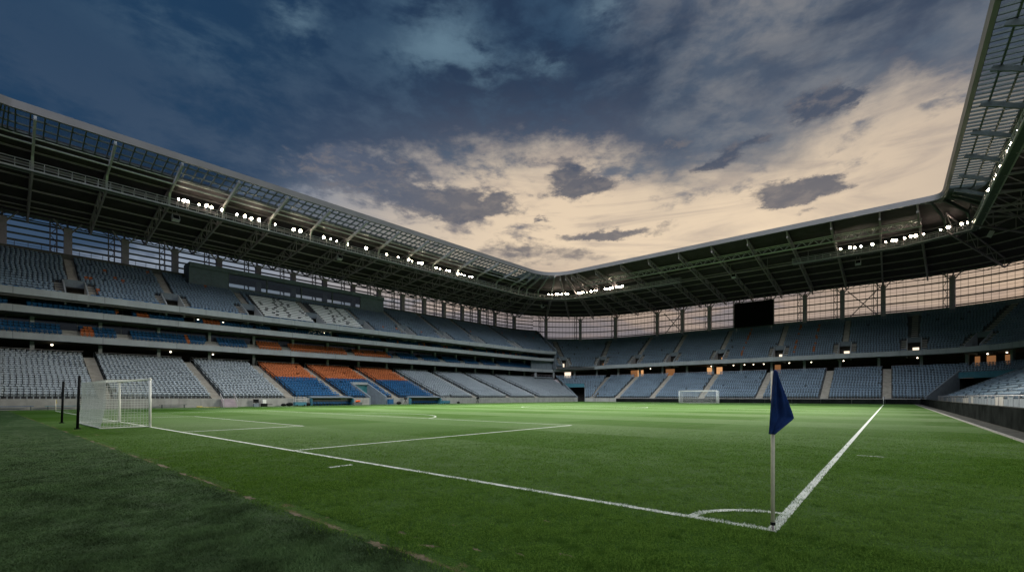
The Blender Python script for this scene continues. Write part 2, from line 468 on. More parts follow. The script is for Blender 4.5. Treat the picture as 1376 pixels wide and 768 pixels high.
def vomitory(parent, prof, u, lit, vr=VR, w=VH):
    r0, z0, tr, ri, n = prof; ra, rb = r0 + tr, r0 + vr*tr; zt = z0 + (vr-1)*ri
    p, nn = PT(u); t = V((-nn.y, nn.x, 0)); mb = MB()
    for s in (-1, 1):        # sloping side walls
        c = t*(s*(w - .09)); q = []
        for o in (-.09, .09):
            for r, z in ((ra, z0-.9), (rb, z0-.9), (rb, zt+.95), (ra, z0+.95)):
                v = p + nn*r + c + t*o; v.z = z; q.append(v)
        mb.add(q, [(0,1,2,3),(7,6,5,4),(0,3,7,4),(3,2,6,7),(2,1,5,6),(1,0,4,5)])
    v = mb.build('vomitory', M['fascia'], parent)
    m2 = MB(); c = p + nn*(rb - .12); c.z = zt + .45; m2.obox(c, nn*.1, t*(w-.2), V((0,0,.55))); m2.build('lintel', M['slatewall'], v)
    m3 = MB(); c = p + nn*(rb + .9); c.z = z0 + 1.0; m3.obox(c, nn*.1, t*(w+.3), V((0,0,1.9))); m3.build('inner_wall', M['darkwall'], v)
    m4 = MB(); c = p + nn*((ra+rb)/2+.5); c.z = z0-.1; m4.obox(c, nn*((rb-ra)/2+.5), t*(w-.2), V((0,0,.06))); m4.build('floor_slab', M['stair'], v)
    for s in (-1, 1):
        m6 = MB(); 
        for i in range(1, vr):
            for h in range(2):
                cc = p + nn*(r0 + i*tr + h*tr/2 + tr/4) + t*(s*(w+.45)); cc.z = z0 + i*ri + h*ri/2 - .13 + .012
                m6.obox(cc, nn*(tr/4), t*.42, V((0,0,.14)))
        m6.build('side_stairs', M['stair'], v)
    if lit:
        m5 = MB(); c = p + nn*(rb + .70) + t*(-.25); c.z = z0 + .75; m5.obox(c, nn*.03, t*.55, V((0,0,.75))); m5.build('lit_doorway', M[lit], v)
for a, l in zip(voms_m, (None, 'pale', 'pale', 'dim', None, None, None, None, None, 'pale')):
    vomitory(main, UPPER_MAIN, a, l)
    i1 = PBROW if PB[0] < a < PB[1] else 18
    stair_strip(UPPER_MAIN, a, VR, i1, 1.1).build('aisle_stairs', M['stair'], main)
rt = UPPER_MAIN[0] + 18*.8; zt = UPPER_MAIN[1] + 17*.475
mb = MB()
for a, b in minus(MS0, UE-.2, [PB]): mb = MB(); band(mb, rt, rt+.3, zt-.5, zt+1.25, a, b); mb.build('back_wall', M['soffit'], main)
# end wall of the upper levels
mb = MB(); p = UE - .18
prof = [(17.9, 10.45), (30.6, 10.45), (rt+.3, zt+.9), (rt, zt+1.25), (18.0, 17.0)]
q = [at(p, r, z) for r, z in prof] + [at(p + .35, r, z) for r, z in prof]; k = len(prof)
mb.add(q, [tuple(range(k)), tuple(range(k, 2*k))[::-1]] + [(i, k+i, k+(i+1)%k, (i+1)%k) for i in range(k)]); mb.build('end_wall', M['slatewall'], main)
# low wall closing the box levels towards the corner
mb = MB(); band(mb, 20.2, 20.45, 10.42, 13.1, UE-9, UE-.3); mb.build('box_end_wall', M['slatewall'], main)
# press box
r0 = UPPER_MAIN[0] + PBROW*.8; zb = UPPER_MAIN[1] + PBROW*.475
mb = MB(); band(mb, r0, rt+.6, zb-.6, zb+.75, *PB); band(mb, r0-.35, rt+.6, zb+3.5, zb+4.35, *PB)
band(mb, r0, r0+.25, zb+.75, zb+3.5, PB[0], 26.0); band(mb, r0, r0+.25, zb+.75, zb+3.5, 54.6, PB[1])
band(mb, r0+.25, rt+.6, zb+.75, zb+3.5, PB[0], PB[0]+.3); band(mb, r0+.25, rt+.6, zb+.75, zb+3.5, PB[1]-.3, PB[1])
pbx = mb.build('press_box', M['slatewall'], main)
mb = MB(); band(mb, rt+.3, rt+.5, zb+.75, zb+1.6, PB[0]+.3, PB[1]-.3); band(mb, rt+.3, rt+.5, zb+2.35, zb+3.5, PB[0]+.3, PB[1]-.3); mb.build('rear_wall', M['darkwall'], pbx)
for j in range(4):
    a = 26.0 + j*7.15; b = a + 7.15
    mb = MB()
    for q in (a+.06, b-.06): mb.beam(at(q, r0+.12, zb+.75), at(q, r0+.12, zb+3.5), .14, .2)
    mb.beam(at(a+.06, r0+.12, zb+.80), at(b-.06, r0+.12, zb+.80), .1, .1)
    f = mb.build('window_frame', M['darksteel'], pbx)
    g = MB(); sweep(g, [(r0+.14, zb+.76), (r0+.14, zb+3.49)], a+.15, b-.15); g.build('pane', M['glass'], f)
# players' tunnel
pt = MB(); r0l, z0l, trl, ril, _ = LOWER_MAIN; rt_ = r0l + TUNR*trl; ztl = z0l + TUNR*ril
for a in TUN:
    s = 1 if a == TUN[0] else -1; q = []
    for o in (0, .3*s):
        for r, z in ((4.36, -.05), (rt_+.2, -.05), (rt_+.2, ztl+.75), (4.36, 1.55)): q.append(at(a + o, r, z))
    pt.add(q, [(0,1,2,3),(7,6,5,4),(0,3,7,4),(3,2,6,7),(2,1,5,6),(1,0,4,5)])
tun = pt.build('players_tunnel', M['slatewall'], main)
mb = MB(); band(mb, rt_-.5, rt_+.2, ztl+.25, ztl+.75, TUN[0]+.3, TUN[1]-.3); mb.build('tunnel_lintel', M['fascia'], tun)
mb = MB(); band(mb, rt_-.2, rt_, 2.2, ztl+.25, TUN[0]+.3, TUN[1]-.3); mb.build('teal_header', M['teal'], tun)
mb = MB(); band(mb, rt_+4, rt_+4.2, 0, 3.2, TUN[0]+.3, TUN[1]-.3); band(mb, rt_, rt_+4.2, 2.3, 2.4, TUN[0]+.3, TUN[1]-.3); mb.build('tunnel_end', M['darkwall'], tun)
mb = MB(); band(mb, 5.2, 8.2, .02, .9, TUN[0]+.45, TUN[0]+.6); mb.build('teal_screen', M['teal'], tun)

# ------------------------------------------------------------------ end stand (behind the far goal) with the round corners
end = thing('end_stand', 'two-tier end stand of blue-grey seats curving round behind the far goal', 'grandstand')
NEt = (U3 + 10.5, U4 - 4.0)
ES1 = U4 - 3.9
aN = [wall_y(px, 113.9) for px in (787.5, 829, 876, 942, 1019.6, 1107, 1191.7)]
aislesN = [U2 + (x - C1.x) for x in aN]
mb = MB(); ah2 = [(a-.75, a+.75) for a in aislesN]
TR = 11
ctr = lambda i: ([CT] if i < TR else []) + ([NEt] if i < 13 else [])
tier(mb, LOWER_END, CT[0], ES1, lambda i: ctr(i), lambda i: ah2, lambda u, i: 'slate', 'end lower')
sweep(mb, [(19.2, 7.56), (30, 7.56)], 110, U4 + 65)
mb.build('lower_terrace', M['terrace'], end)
mb = MB()
for a, b in minus(CT[0], ES1, [CT, NEt]): band(mb, 4.45, 4.8, -.05, 1.1, a, b)
mb.build('front_wall', M['concrete'], end)
for a in aislesN: stair_strip(LOWER_END, a, 0, 18, 1.4).build('aisle_stairs', M['stair'], end)
def corner_tunnel(parent, rng_, prof, rows, name, flare=0.):
    r0, z0, tr, ri, n = prof; rb = r0 + rows*tr; zb_ = z0 + rows*ri
    for a, s in ((rng_[0], 1), (rng_[1], -1)):
        q = []
        for o in (-.3*s*.5, .3*s*.5):
            for r, z in ((4.46, -.05), (rb, -.05), (rb, zb_+.7), (4.46, 1.5)): q.append(at(a + o*(RN/max(r, 6) if is_arc(a) else 1), r, z))
        m = MB(); m.add(q, [(0,1,2,3),(7,6,5,4),(0,3,7,4),(3,2,6,7),(2,1,5,6),(1,0,4,5)])
        o = m.build(name + '_wall', M['slatewall'], parent)
    m = MB(); band(m, rb-.4, rb, zb_-.85, zb_+.35, rng_[0]+.2, rng_[1]-.2); m.build('tunnel_lintel', M['bluepanel'], o)
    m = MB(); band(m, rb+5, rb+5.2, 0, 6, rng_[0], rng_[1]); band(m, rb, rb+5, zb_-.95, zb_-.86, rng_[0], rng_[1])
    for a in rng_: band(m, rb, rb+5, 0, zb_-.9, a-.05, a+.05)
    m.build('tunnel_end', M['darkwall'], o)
corner_tunnel(end, CT, LOWER_END, TR, 'service_tunnel')
corner_tunnel(end, NEt, LOWER_END, 13, 'service_tunnel')
def fas(u):
    t = min(1, max(0, (u - U1) / (U2 - U1))); t = t*t*(3-2*t)
    r = 19.8 + (16.9 - 19.8)*t; a = 9.5 + 1.05*t; b = 10.42 + 1.2*t
    return [(r, a), (r, b), (r+.3, b), (r+.3, b-.6), (30.6, b-.6), (30.6, a)]
mb = MB(); sweep(mb, fas, UE + .02, U4 + 62, 0, True, True); mb.build('fascia_band', M['fascia'], end)
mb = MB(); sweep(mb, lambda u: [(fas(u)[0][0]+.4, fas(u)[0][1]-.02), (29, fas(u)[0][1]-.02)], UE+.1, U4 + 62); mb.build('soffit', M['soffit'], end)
voms_n = []
for px in (758, 809, 855.6, 903.5, 968, 1046.7, 1135, 1228, 1316):
    best = min(np.arange(UE, U4, .1), key=lambda u: abs(project(*at(u, 20.5, 14))[0] - px)); voms_n.append(float(best))
litN = ('pale', 'dim', 'warm', 'warm', 'warm', 'pale', 'pale', 'pale', None)
def holes_n(i): return [(a-VH, a+VH) for a in voms_n] if 0 < i < VR else []
def shole_n(i): return [(a-.6, a+.6) for a in voms_n] if i >= VR else [(a-VH-.9, a+VH+.9) for a in voms_n] if i > 0 else [(a-VH, a+VH) for a in voms_n]
redrows = [wall_y(px, 135) for px in (1004, 1072, 1098)]
def k_upn(u, i):
    p = at(u, 24)
    if any(abs(p.x - x) < .3 for x in redrows) and random.random() < .5: return 'orange'
    return 'slate'
mb = MB(); tier(mb, UPPER_END, UE + .2, U4 + 14, holes_n, shole_n, k_upn, 'end upper')
mb.build('upper_terrace', M['terrace'], end)
for a, l in zip(voms_n, litN):
    vomitory(end, UPPER_END, a, l); stair_strip(UPPER_END, a, VR, 19, 1.1).build('aisle_stairs', M['stair'], end)
rtn = UPPER_END[0] + 19*.8; ztn = UPPER_END[1] + 18*.545
mb = MB(); band(mb, rtn, rtn+.3, ztn-.5, ztn+1.35, UE+.2, U4+40); mb.build('back_wall', M['slatewall'], end)
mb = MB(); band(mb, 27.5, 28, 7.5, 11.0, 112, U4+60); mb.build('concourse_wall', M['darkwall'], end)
for u in list(np.arange(U1 + 2, U4 + 50, 7.3)):
    p, n = PT(u); t = V((-n.y, n.x, 0)); mb = MB(); zt_ = fas(u)[0][1] - .03
    mb.obox(p + n*20.2 + V((0, 0, (7.56+zt_)/2)), n*.25, t*.25, V((0, 0, (zt_-7.56)/2))); mb.build('column', M['fascia'], end)
mb = MB()
for a, b in minus(108, U3 + 2, ah2):
    mb.poly([at(u, 19.25, 8.5) for u in stations(a, b)], .035, 5)
    u = a
    while u < b: mb.tube(at(u, 19.25, 7.5), at(u, 19.25, 8.5), .03, 5); u += 1.6
mb.build('back_rail', M['steel'], end)
# warm lit kiosks on the concourse of the end stand
def upx(px, r, z, lo=UE, hi=None):
    return float(min(np.arange(lo, hi or U4, .1), key=lambda u: abs(project(*at(u, r, z))[0] - px)))
for px, w, mt in ((763, 1.1, 'pale'), (852, 1.3, 'dim'), (860, 1.0, 'warm'), (900, 1.4, 'dim'), (954, .9, 'warm'), (966, .8, 'warm'), (1045, .7, 'dim'), (1312, .4, 'dim'), (1331, .7, 'dim'), (1352, .4, 'dim')):
    u = upx(px, 27, 9); p, n = PT(u); t = V((-n.y, n.x, 0)); mb = MB()
    mb.obox(p + n*27.42 + V((0, 0, 8.95)), n*.06, t*w, V((0, 0, 1.25))); mb.build('lit_kiosk', M[mt], end)

# ------------------------------------------------------------------ side stand (right)
side = thing('side_stand', 'near end of the two-tier side stand on the right above black boards', 'grandstand')
SE1 = U4 + 140
mb = MB(); aisE = [U4 + 12, U4 + 24, U4 + 36, U4 + 48, U4 + 60]
tier(mb, LOWER_END, ES1 + .0, SE1, lambda i: [], lambda i: [(a-.65, a+.65) for a in aisE], lambda u, i: 'slate', 'side lower')
mb.build('lower_terrace', M['terrace'], side)
mb = MB(); tier(mb, UPPER_END, U4 + 14, U4 + 62, lambda i: [], lambda i: [(U4, U4+99)], lambda u, i: 'slate', 'x'); mb.build('upper_terrace', M['terrace'], side)
for a in aisE: stair_strip(LOWER_END, a, 0, 18).build('aisle_stairs', M['stair'], side)
mb = MB(); band(mb, 4.45, 4.8, -.05, 1.12, ES1, SE1); mb.build('front_wall', M['concrete'], side)
mb = MB()
u = ES1 + .3
while u < SE1 - 2.3:
    g = .12 if random.random() > .2 else .5
    m_ = MB(); band(m_, 3.9, 3.98, .45, 1.45 + random.uniform(-.08, .12), u, u + 1.9 - g); u += 1.9; m_.build('barrier_panel', M['slatewall'] if random.random() < .7 else M['concrete'], side)
mb = MB(); mb.poly([at(u, 3.94, 1.66) for u in stations(ES1, SE1)], .035, 6)
u = ES1
while u < SE1: mb.tube(at(u, 3.94, 0), at(u, 3.94, 1.66), .03, 5); u += 1.9
mb.build('barrier_rail', M['palesteel'], side)

mb = MB(); band(mb, rtn, rtn+.3, ztn-.5, ztn+1.35, U4+40.1, U4+140); sweep(mb, [(17.3, 11.0), (17.3, 11.15), (rtn, ztn)], U4+62.1, U4+140); sweep(mb, [(16.9, 10.5), (16.9, 11.6)], U4+62.1, U4+140); mb.build('upper_bowl', M['terrace'], side)
mb = MB(); sweep(mb, [(6, .0), (6, 1.2), (22, 7.3), (30, 7.3), (30, 9.5), (17.9, 9.5), (17.9, 16.0), (32.7, 24), (32.7, 25.5)], US-92, MS0-.5); mb.build('rear_bowl', M['terrace'], main)
# ------------------------------------------------------------------ roof
roof = thing('stadium_roof', 'dark steel roof ring with glazed edge and lattice trusses over the stands', 'roof')
ZF, ZB, RB = 35.5, 31.0, 37.0
NE_Y = 109 - 9.0
xq = P_W(NE_Y).x - 6.0
RW, RE_ = 9.0, 4.0
UA = NE_Y - RW; UB = U2 + (xq + RW - C1.x); UC = U3; UD = U4 + 13.0
fW = at(UA, 6); fN = V((xq + RW, NE_Y, 0)); qW = V((xq, NE_Y, 0))
gN = V((4, NE_Y, 0)); gE = V((8, 96, 0)); qE = V((8, NE_Y, 0))
def bez(a, b, c, t): return a*((1-t)**2) + b*(2*t*(1-t)) + c*(t*t)
def RPp(u):
    p, n = PT(u); back = p + n*RB
    if u < US: return p - n*8.0, back
    if u < -3: return bez(at(-3, 6), V((at(-3, 6).x + .5, -8, 0)), V((C0.x, -8, 0)), (-3-u)/(-3-US)), back
    if u <= UA: return p + n*6.0, back
    if u < UB: return bez(fW, qW, fN, (u-UA)/(UB-UA)), back
    if u <= UC: return p - n*9.0, back
    if u < UD:
        t = (u-UC)/(UD-UC); return gN*(1-t)**3 + qE*(3*t*(1-t)) + gE*t**3, back
    return p + n*4.0, back
def RP(u, f, dz=0.):
    a, b = RPp(u); q = a.lerp(b, f); q.z = ZF + (ZB - ZF)*f + dz; return q
def ring(u0, u1):
    us = set()
    for a, b, st in ((US-95, US, 10), (US, -16, 2.), (-16, -3, 1.6), (-3, UA, 14), (UA, UB, 1.5), (UB, UC, 10), (UC, UD, 1.1), (UD, UD+140, 10)):
        lo, hi = max(a, u0), min(b, u1)
        if hi > lo:
            n = max(1, int(math.ceil((hi-lo)/st)))
            for i in range(n+1): us.add(round(lo + (hi-lo)*i/n, 4))
    return sorted(us)
R0U, R1U = US - 90, U4 + 135
def roof_sheet(mb, f0, f1, u0, u1, dz0, dz1):
    us = ring(u0, u1); vs = []; fs = []
    for u in us:
        vs += [RP(u, f0(u), dz1), RP(u, f1(u), dz1), RP(u, f1(u), dz0), RP(u, f0(u), dz0)]
    for i in range(len(us)-1):
        for j in range(4): fs.append((4*i+j, 4*i+4+j, 4*i+4+(j+1)%4, 4*i+(j+1)%4))
    fs.append((0,1,2,3)); fs.append(tuple(4*(len(us)-1)+j for j in (3,2,1,0)))
    mb.add(vs, fs)
def fglaze(u):
    if u <= UA: return .175
    if u < UB:
        t = (u-UA)/(UB-UA); return .175 + (.012-.175)*min(1, t*1.25)
    if u <= UC: return .012
    if u < UD: return .012 + .128*(u-UC)/(UD-UC)
    return .14
for (a, b) in ((R0U, -3), (-3, (U1+U2)/2), ((U1+U2)/2, (U3+U4)/2), ((U3+U4)/2, R1U)):
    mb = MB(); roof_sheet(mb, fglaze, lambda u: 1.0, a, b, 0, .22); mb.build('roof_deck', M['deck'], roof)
mb = MB(); us = ring(R0U, R1U); vs = []; fs = []
for u in us:
    a, b = RPp(u); d = (b-a).normalized()
    for r, z in ((-.15, 35.05), (-.28, 35.95), (.25, 36.0), (.25, 35.05)): q = a + d*r; vs.append((q.x, q.y, z))
for i in range(len(us)-1):
    for j in range(4): fs.append((4*i+j, 4*i+4+j, 4*i+4+(j+1)%4, 4*i+(j+1)%4))
mb.add(vs, fs); mb.build('gutter', M['gutter'], roof)
# glazed strips: bars in one mesh, panes in another, per side
def bars(u0, u1, step):
    mb = MB(); us = np.arange(u0, u1, step)
    for u in us:
        if fglaze(u) < .03: continue
        mb.beam(RP(u, .008, -.02), RP(u, fglaze(u), -.02), .14, .2)
    for f in (.0, .33, .66, 1.0):
        uu = [u for u in ring(u0, u1) if fglaze(u) > .02]
        for a, b in zip(uu, uu[1:]): mb.beam(RP(a, .006+fglaze(a)*f*.99, -.05), RP(b, .006+fglaze(b)*f*.99, -.05), .16 if f in (.33, .66) else .3, .2)
    return mb
for a, b, s in ((R0U, UA + 30, 1.22), (UC + 3, R1U, 1.0)):
    fr = bars(a, b, s).build('glazing_bars', M['darksteel'], roof)
    mb = MB(); roof_sheet(mb, lambda u: .007, lambda u: max(.012, fglaze(u)), a, b, .09, .11); mb.build('pane', M['roofglass'], fr)
# sway tubes at the level of the truss bottom chords
for (a, b) in ((-22, UA), (UA, U1 + 12), (U4 + 4, R1U)):
    mb = MB(); fc_ = .29 if b < U3 else .15
    for g in (.0, .34, .67):
        f = fc_ + (.88 - fc_)*g; uu = ring(a, b)
        for p, q in zip(uu, uu[1:]):
            z_ = lambda u: (31.25 + (RP(u, .88, -2.3).z - 31.25)*g)
            P_, Q_ = RP(p, f), RP(q, f); P_.z = z_(p) + .1; Q_.z = z_(q) + .1; mb.tube(P_, Q_, .09, 5)
    mb.build('sway_tube', M['steel'], roof)
# purlins under the deck
for (a, b) in ((R0U, -3), (-3, UA), (UA, UB), (UB, UC), (UC, UD), (UD, R1U)):
    mb = MB()
    for f in (.30, .42, .54, .66, .78, .90):
        uu = ring(a, b)
        for p, q in zip(uu, uu[1:]): mb.beam(RP(p, f, -.18), RP(q, f, -.18), .16, .24)
    mb.build('purlins', M['steel'], roof)
def lattice(mb, top, bot, n, w):
    for i in range(n+1):
        t = i/n; mb.beam(V(top[0]).lerp(V(top[1]), t), V(bot[0]).lerp(V(bot[1]), t), w)
    for i in range(n):
        t0, t1 = i/n, (i+1)/n
        if i % 2: t0, t1 = t1, t0
        mb.beam(V(top[0]).lerp(V(top[1]), t0), V(bot[0]).lerp(V(bot[1]), t1), w)
def rafter_a(u, fc):
    """cantilever truss with a bent strut down to the catwalk"""
    mb = MB(); zc = 31.25
    s = [RP(u, .03, -.3), RP(u, fc*.5, -.75)]; x_ = RP(u, fc*.92, 0); x_.z = zc + 2.1; s.append(x_)
    c = RP(u, fc, 0); c.z = zc
    k = RP(u, fc*.97, 0); k.z = zc + 1.3
    for p, q, w in zip(s + [k], (s + [k])[1:], (.55, .5, .3)): mb.beam(p, q, .26, w)
    mb.beam(k, c, .26)
    mb.beam(s[2], RP(u, fc*1.05, -.2), .16)
    m2 = MB(); e = RP(u, .88, -2.3); top = (RP(u, fc, -.3), RP(u, .88, -.3))
    m2.beam(c, e, .24, .28); m2.beam(top[0], top[1], .2, .22); lattice(m2, top, (c, e), 6, .11)
    m2.beam(e, RP(u, .97, -.3), .22)
    r = m2.build('roof_truss', M['steel'], roof); mb.build('strut', M['palesteel' if u < U3 else 'darksteel'], r)
def rafter_b(u, f0=.015):
    m2 = MB(); a, b = RP(u, f0, -.25), RP(u, .90, -.25); c, d = RP(u, f0+.01, -1.3), RP(u, .90, -2.1)
    m2.beam(a, b, .26, .3); m2.beam(c, d, .28, .32); lattice(m2, (a, b), (c, d), 16, .13)
    m2.build('roof_truss', M['steel'], roof)
for u in np.arange(-1.1 - 7.35*4, UA - 1, 7.35): rafter_a(float(u), .29)
for u in np.linspace(UA + 4, U1 + 12, 5): rafter_a(float(u), .29)
for u in np.linspace(U1 + 17, UB - 1, 4): rafter_b(float(u))
raf_n = [U2 + (-.5 - 7.35*i - C1.x) for i in range(0, 9)] + [U3 + 2.3]
for u in raf_n: rafter_b(u)
for u in (U3 + 10, U3 + 19, U3 + 28): rafter_a(u, .16)
for u in np.arange(U4 + 4, R1U - 3, 7.35): rafter_a(float(u), .145)
# walkway carrying the floodlights
ZC = 31.2
cw = []
for u in np.arange(-20, 96, 4): cw.append(at(float(u), 15))
cA = at(96, 15); cQ = V((at(113, 15).x, 113, 0)); cB = V((cQ.x + 14, 113, 0))
for i in range(0, 9): cw.append(bez(cA, cQ, cB, i/8))
iW = len(cw)
for x in np.linspace(cB.x + 3, 3, 18): cw.append(V((float(x), 113, 0)))
cw.append(V((12.6, 108.5, 0)))
for y in np.arange(104, 20, -6): cw.append(V((12.6, float(y), 0)))
def catwalk(pts, name='catwalk', step=1.25):
    mb = MB(); ml = MB(); Lp = V((0, 0, 1))
    for a, b in zip(pts, pts[1:]):
        n = (b-a).normalized().cross(Lp); 
        ml.beam(a + Lp*(ZC-.0), b + Lp*(ZC-.0), 1.0, .16)
        for s in (-.5, .5):
            for h, w in ((.45, .05), (.85, .05), (1.2, .08), (.02, .2)):
                mb.beam(a + n*s + Lp*(ZC+h), b + n*s + Lp*(ZC+h), w)
            k = max(1, int((b-a).length/step))
            for i in range(k): q = a.lerp(b, i/k) + n*s + Lp*ZC; mb.beam(q, q + Lp*1.2, .07)
    o = ml.build(name, M['darksteel'], roof); mb.build('walkway_rail', M['palesteel'], o)
catwalk(cw[:iW + 7]); 
x0 = wall_y(1065, 113); right = [V((x0, 113, 0))] + [p for p in cw[iW:] if p.x > x0 + .5 or p.y < 112.5]
right = [right[0]] + sorted([p for p in right[1:] if p.y > 112.5], key=lambda p: p.x) + [p for p in right[1:] if p.y <= 112.5]
catwalk(right)
mb = MB()
for p in cw[iW+1:iW+18:2]: mb.beam(p + V((0, 0, ZC)), p + V((0, 0, 33.9)), .09)
a_, b_ = cw[iW+6] + V((0, 0, ZC+.1)), V((x0, 113, ZC+.1)); mb.tube(a_, b_, .12, 6)
mb.build('hanger', M['steel'], roof)
# long lattice girder under the end roof and edge tubes along the sides
mb = MB(); xa, xb = -66.0, 5.5; zt0, zb0 = 34.2, 32.9; yb = 106.5; n = 34
mb.tube((xa, yb, zt0), (xb, yb, zt0), .11, 6); mb.tube((xa, yb, zb0), (xb, yb, zb0), .14, 6); mb.tube((xa, yb+1.2, zt0), (xb, yb+1.2, zt0), .11, 6)
for i in range(n):
    p, q = xa + (xb-xa)*i/n, xa + (xb-xa)*(i+.5)/n; r = xa + (xb-xa)*(i+1)/n
    for yy in (yb, yb+1.2): mb.beam((p, yy, zt0), (q, yb, zb0), .1); mb.beam((q, yb, zb0), (r, yy, zt0), .1)
mb.build('lattice_girder', M['palesteel'], roof)
mb = MB()
for a, b in zip(ring(-20, UA+12), ring(-20, UA+12)[1:]):
    mb.tube(RP(a, .19, -.95), RP(b, .19, -.95), .11, 6); mb.tube(RP(a, .18, -.35), RP(b, .18, -.35), .09, 6)
mb.build('edge_tube', M['palesteel'], roof)
# rear columns with a lattice companion, and the louvred wind screen between them
colu = [3.5 + 7.3*i for i in range(-3, 15)] + list(np.linspace(U1 + 3.5, U2 - 4, 4)) + [U2 + (x - C1.x) for x in [-.4 - 8.35*i for i in range(7, -1, -1)]] + [U3 + 5, U3 + 13, U3 + 21, U3 + 29] + [U4 + 8 + 8*i for i in range(5)]
for u in colu:
    p, n = PT(u); t = V((-n.y, n.x, 0)); zb1 = (zt if u < UE else ztn) - .3; mb = MB()
    q = p + n*(33.2 if u < UE else 32.7); mb.obox(q + V((0, 0, (zb1+29.4)/2)), n*.4, t*.5, V((0, 0, (29.4-zb1)/2)))
    for s in (-1, 1): mb.beam(q + V((0, 0, 28.2)), q + t*(s*1.7) + V((0, 0, 30.6)), .2)
    mb.beam(q + V((0, 0, 29.3)), q + n*1.6 + V((0, 0, 31.0)), .25)
    c = mb.build('roof_column', M['steel'], roof)
    m2 = MB(); a = q + n*2.0 + t*1.2; b = a + t*.8; z0, z1 = zb1, 30.9
    for w in (a, b): m2.beam(w + V((0,0,z0)), w + V((0,0,z1)), .16)
    k = 6
    for i in range(k):
        s0, s1 = (a, b) if i % 2 else (b, a)
        m2.beam(s0 + V((0,0,z0+(z1-z0)*i/k)), s1 + V((0,0,z0+(z1-z0)*(i+1)/k)), .1)
    m2.build('lattice_post', M['steel'], c)
def screen(u0, u1, z0, dense):
    mb = MB(); uu = ring(u0, u1)
    uu = sorted(set(uu + [round(float(x), 3) for x in np.linspace(u0, u1, max(2, int((u1-u0)/7)))]))
    nz = 5
    for i in range(nz+1):
        z = z0 + (30.9 - z0)*i/nz
        for a, b in zip(uu, uu[1:]): mb.beam(at(a, 35.6, z), at(b, 35.6, z), .16, .30 if i < nz else .2)
    if dense:
        z = z0
        while z < 30.5:
            for a, b in zip(uu, uu[1:]): mb.beam(at(a, 35.8, z), at(b, 35.8, z), .05)
            z += .84
        u = u0
        while u < u1: mb.beam(at(u, 35.8, z0), at(u, 35.8, 30.9), .06); u += 1.24*(RN/35 if is_arc(u) else 1)
    # zig-zag edge truss under the deck
    k = int((u1-u0)/1.6)
    for i in range(k):
        a = u0 + (u1-u0)*i/k; b = u0 + (u1-u0)*(i+1)/k
        mb.beam(at(a, 34.4, 29.9 if i % 2 else 30.8), at(b, 34.4, 30.8 if i % 2 else 29.9), .1)
    for zz in (29.9, 30.8):
        for a, b in zip(uu, uu[1:]): mb.beam(at(a, 34.4, zz), at(b, 34.4, zz), .14)
    mb.build('louvre_screen', M['mesh'], roof)
screen(-15.5, 62, zt + 1.8, False); screen(62, UE, zt + 1.3, True); screen(UE, U2, ztn + .2, True); screen(U2, U3, ztn + .2, True); screen(U3, U4 + 30, ztn + .2, True)
mb = MB()
for px in (905, 1160):
    x = wall_y(px, 109 + 35); u = U2 + (x - C1.x)
    mb.beam(at(u-3.3, 34.9, ztn+1), at(u+3.3, 34.9, 29.5), .2); mb.beam(at(u+3.3, 35.1, ztn+1), at(u-3.3, 35.1, 29.5), .2)
mb.build('cross_bracing', M['steel'], roof)
mb = MB()
for h in (.4, .8, 1.2):
    mb.poly([at(u, 34.8, zt+1.3+h) for u in stations(-16, 20)], .03, 5)
u = -16
while u < 20: mb.tube(at(u, 34.8, zt+.6), at(u, 34.8, zt+2.5), .035, 5); u += 1.5
mb.build('rear_rail', M['mesh'], main)

# ------------------------------------------------------------------ floodlights
def floodlight_proto():
    t = thing('floodlight', 'lit round floodlight on the roof walkway of the main stand', 'floodlight', group='floodlights on the main stand walkway')
    mb = MB(); mb.beam((0, .1, -.95), (0, .1, -.3), .07)
    mb.beam((-.26, .1, -.3), (.26, .1, -.3), .06)
    for s in (-1, 1): mb.beam((s*.26, .1, -.3), (s*.26, .1, .02), .05)
    mb.build('bracket', M['steel'], t)
    mb = MB(); mb.tube((0, .18, .08), (0, -.02, 0), .13, 12, .26); mb.tube((0, -.02, 0), (0, -.10, -.03), .27, 12); mb.build('housing', M['palesteel'], t)
    mb = MB(); mb.tube((0, -.10, -.03), (0, -.125, -.04), .24, 14); mb.build('lens', M['lamp'], t)
    return t
flood = floodlight_proto(); first = True
# densify the walkway line and look up where each lamp stands
dense = []
for a, b in zip(cw, cw[1:]):
    k = max(1, int((b-a).length/.25))
    for i in range(k): dense.append((a.lerp(b, i/k), (b-a).normalized()))
prj = [project(p.x, p.y, 32.9) for p, d in dense]
mainpx = [239, 246, 253, 266, 276, 283, 298, 318, 328, 338, 347] + [330 + v/3.84 for v in (68, 150, 246, 283, 398, 437, 472, 525, 618, 685, 726, 787, 838, 858, 890, 908, 980, 1003, 1035, 1053, 1095, 1113, 1128, 1155, 1168)]
cornpx = [640 + v/4.8 for v in (468, 488, 516, 530, 549, 575, 592, 657, 674, 688, 715, 740, 766, 778, 828, 842, 862, 880, 897, 910, 925, 943)]
endpx = [980 + v/2.4 for v in (362, 390, 406, 428, 460, 507, 525, 540, 568, 587, 600, 628)]
necpx = [1265, 1273, 1277, 1293, 1300]
sidepx = [1130 + v/2.26 for v in (540, 521, 513, 508, 487, 473, 467, 462, 452)]
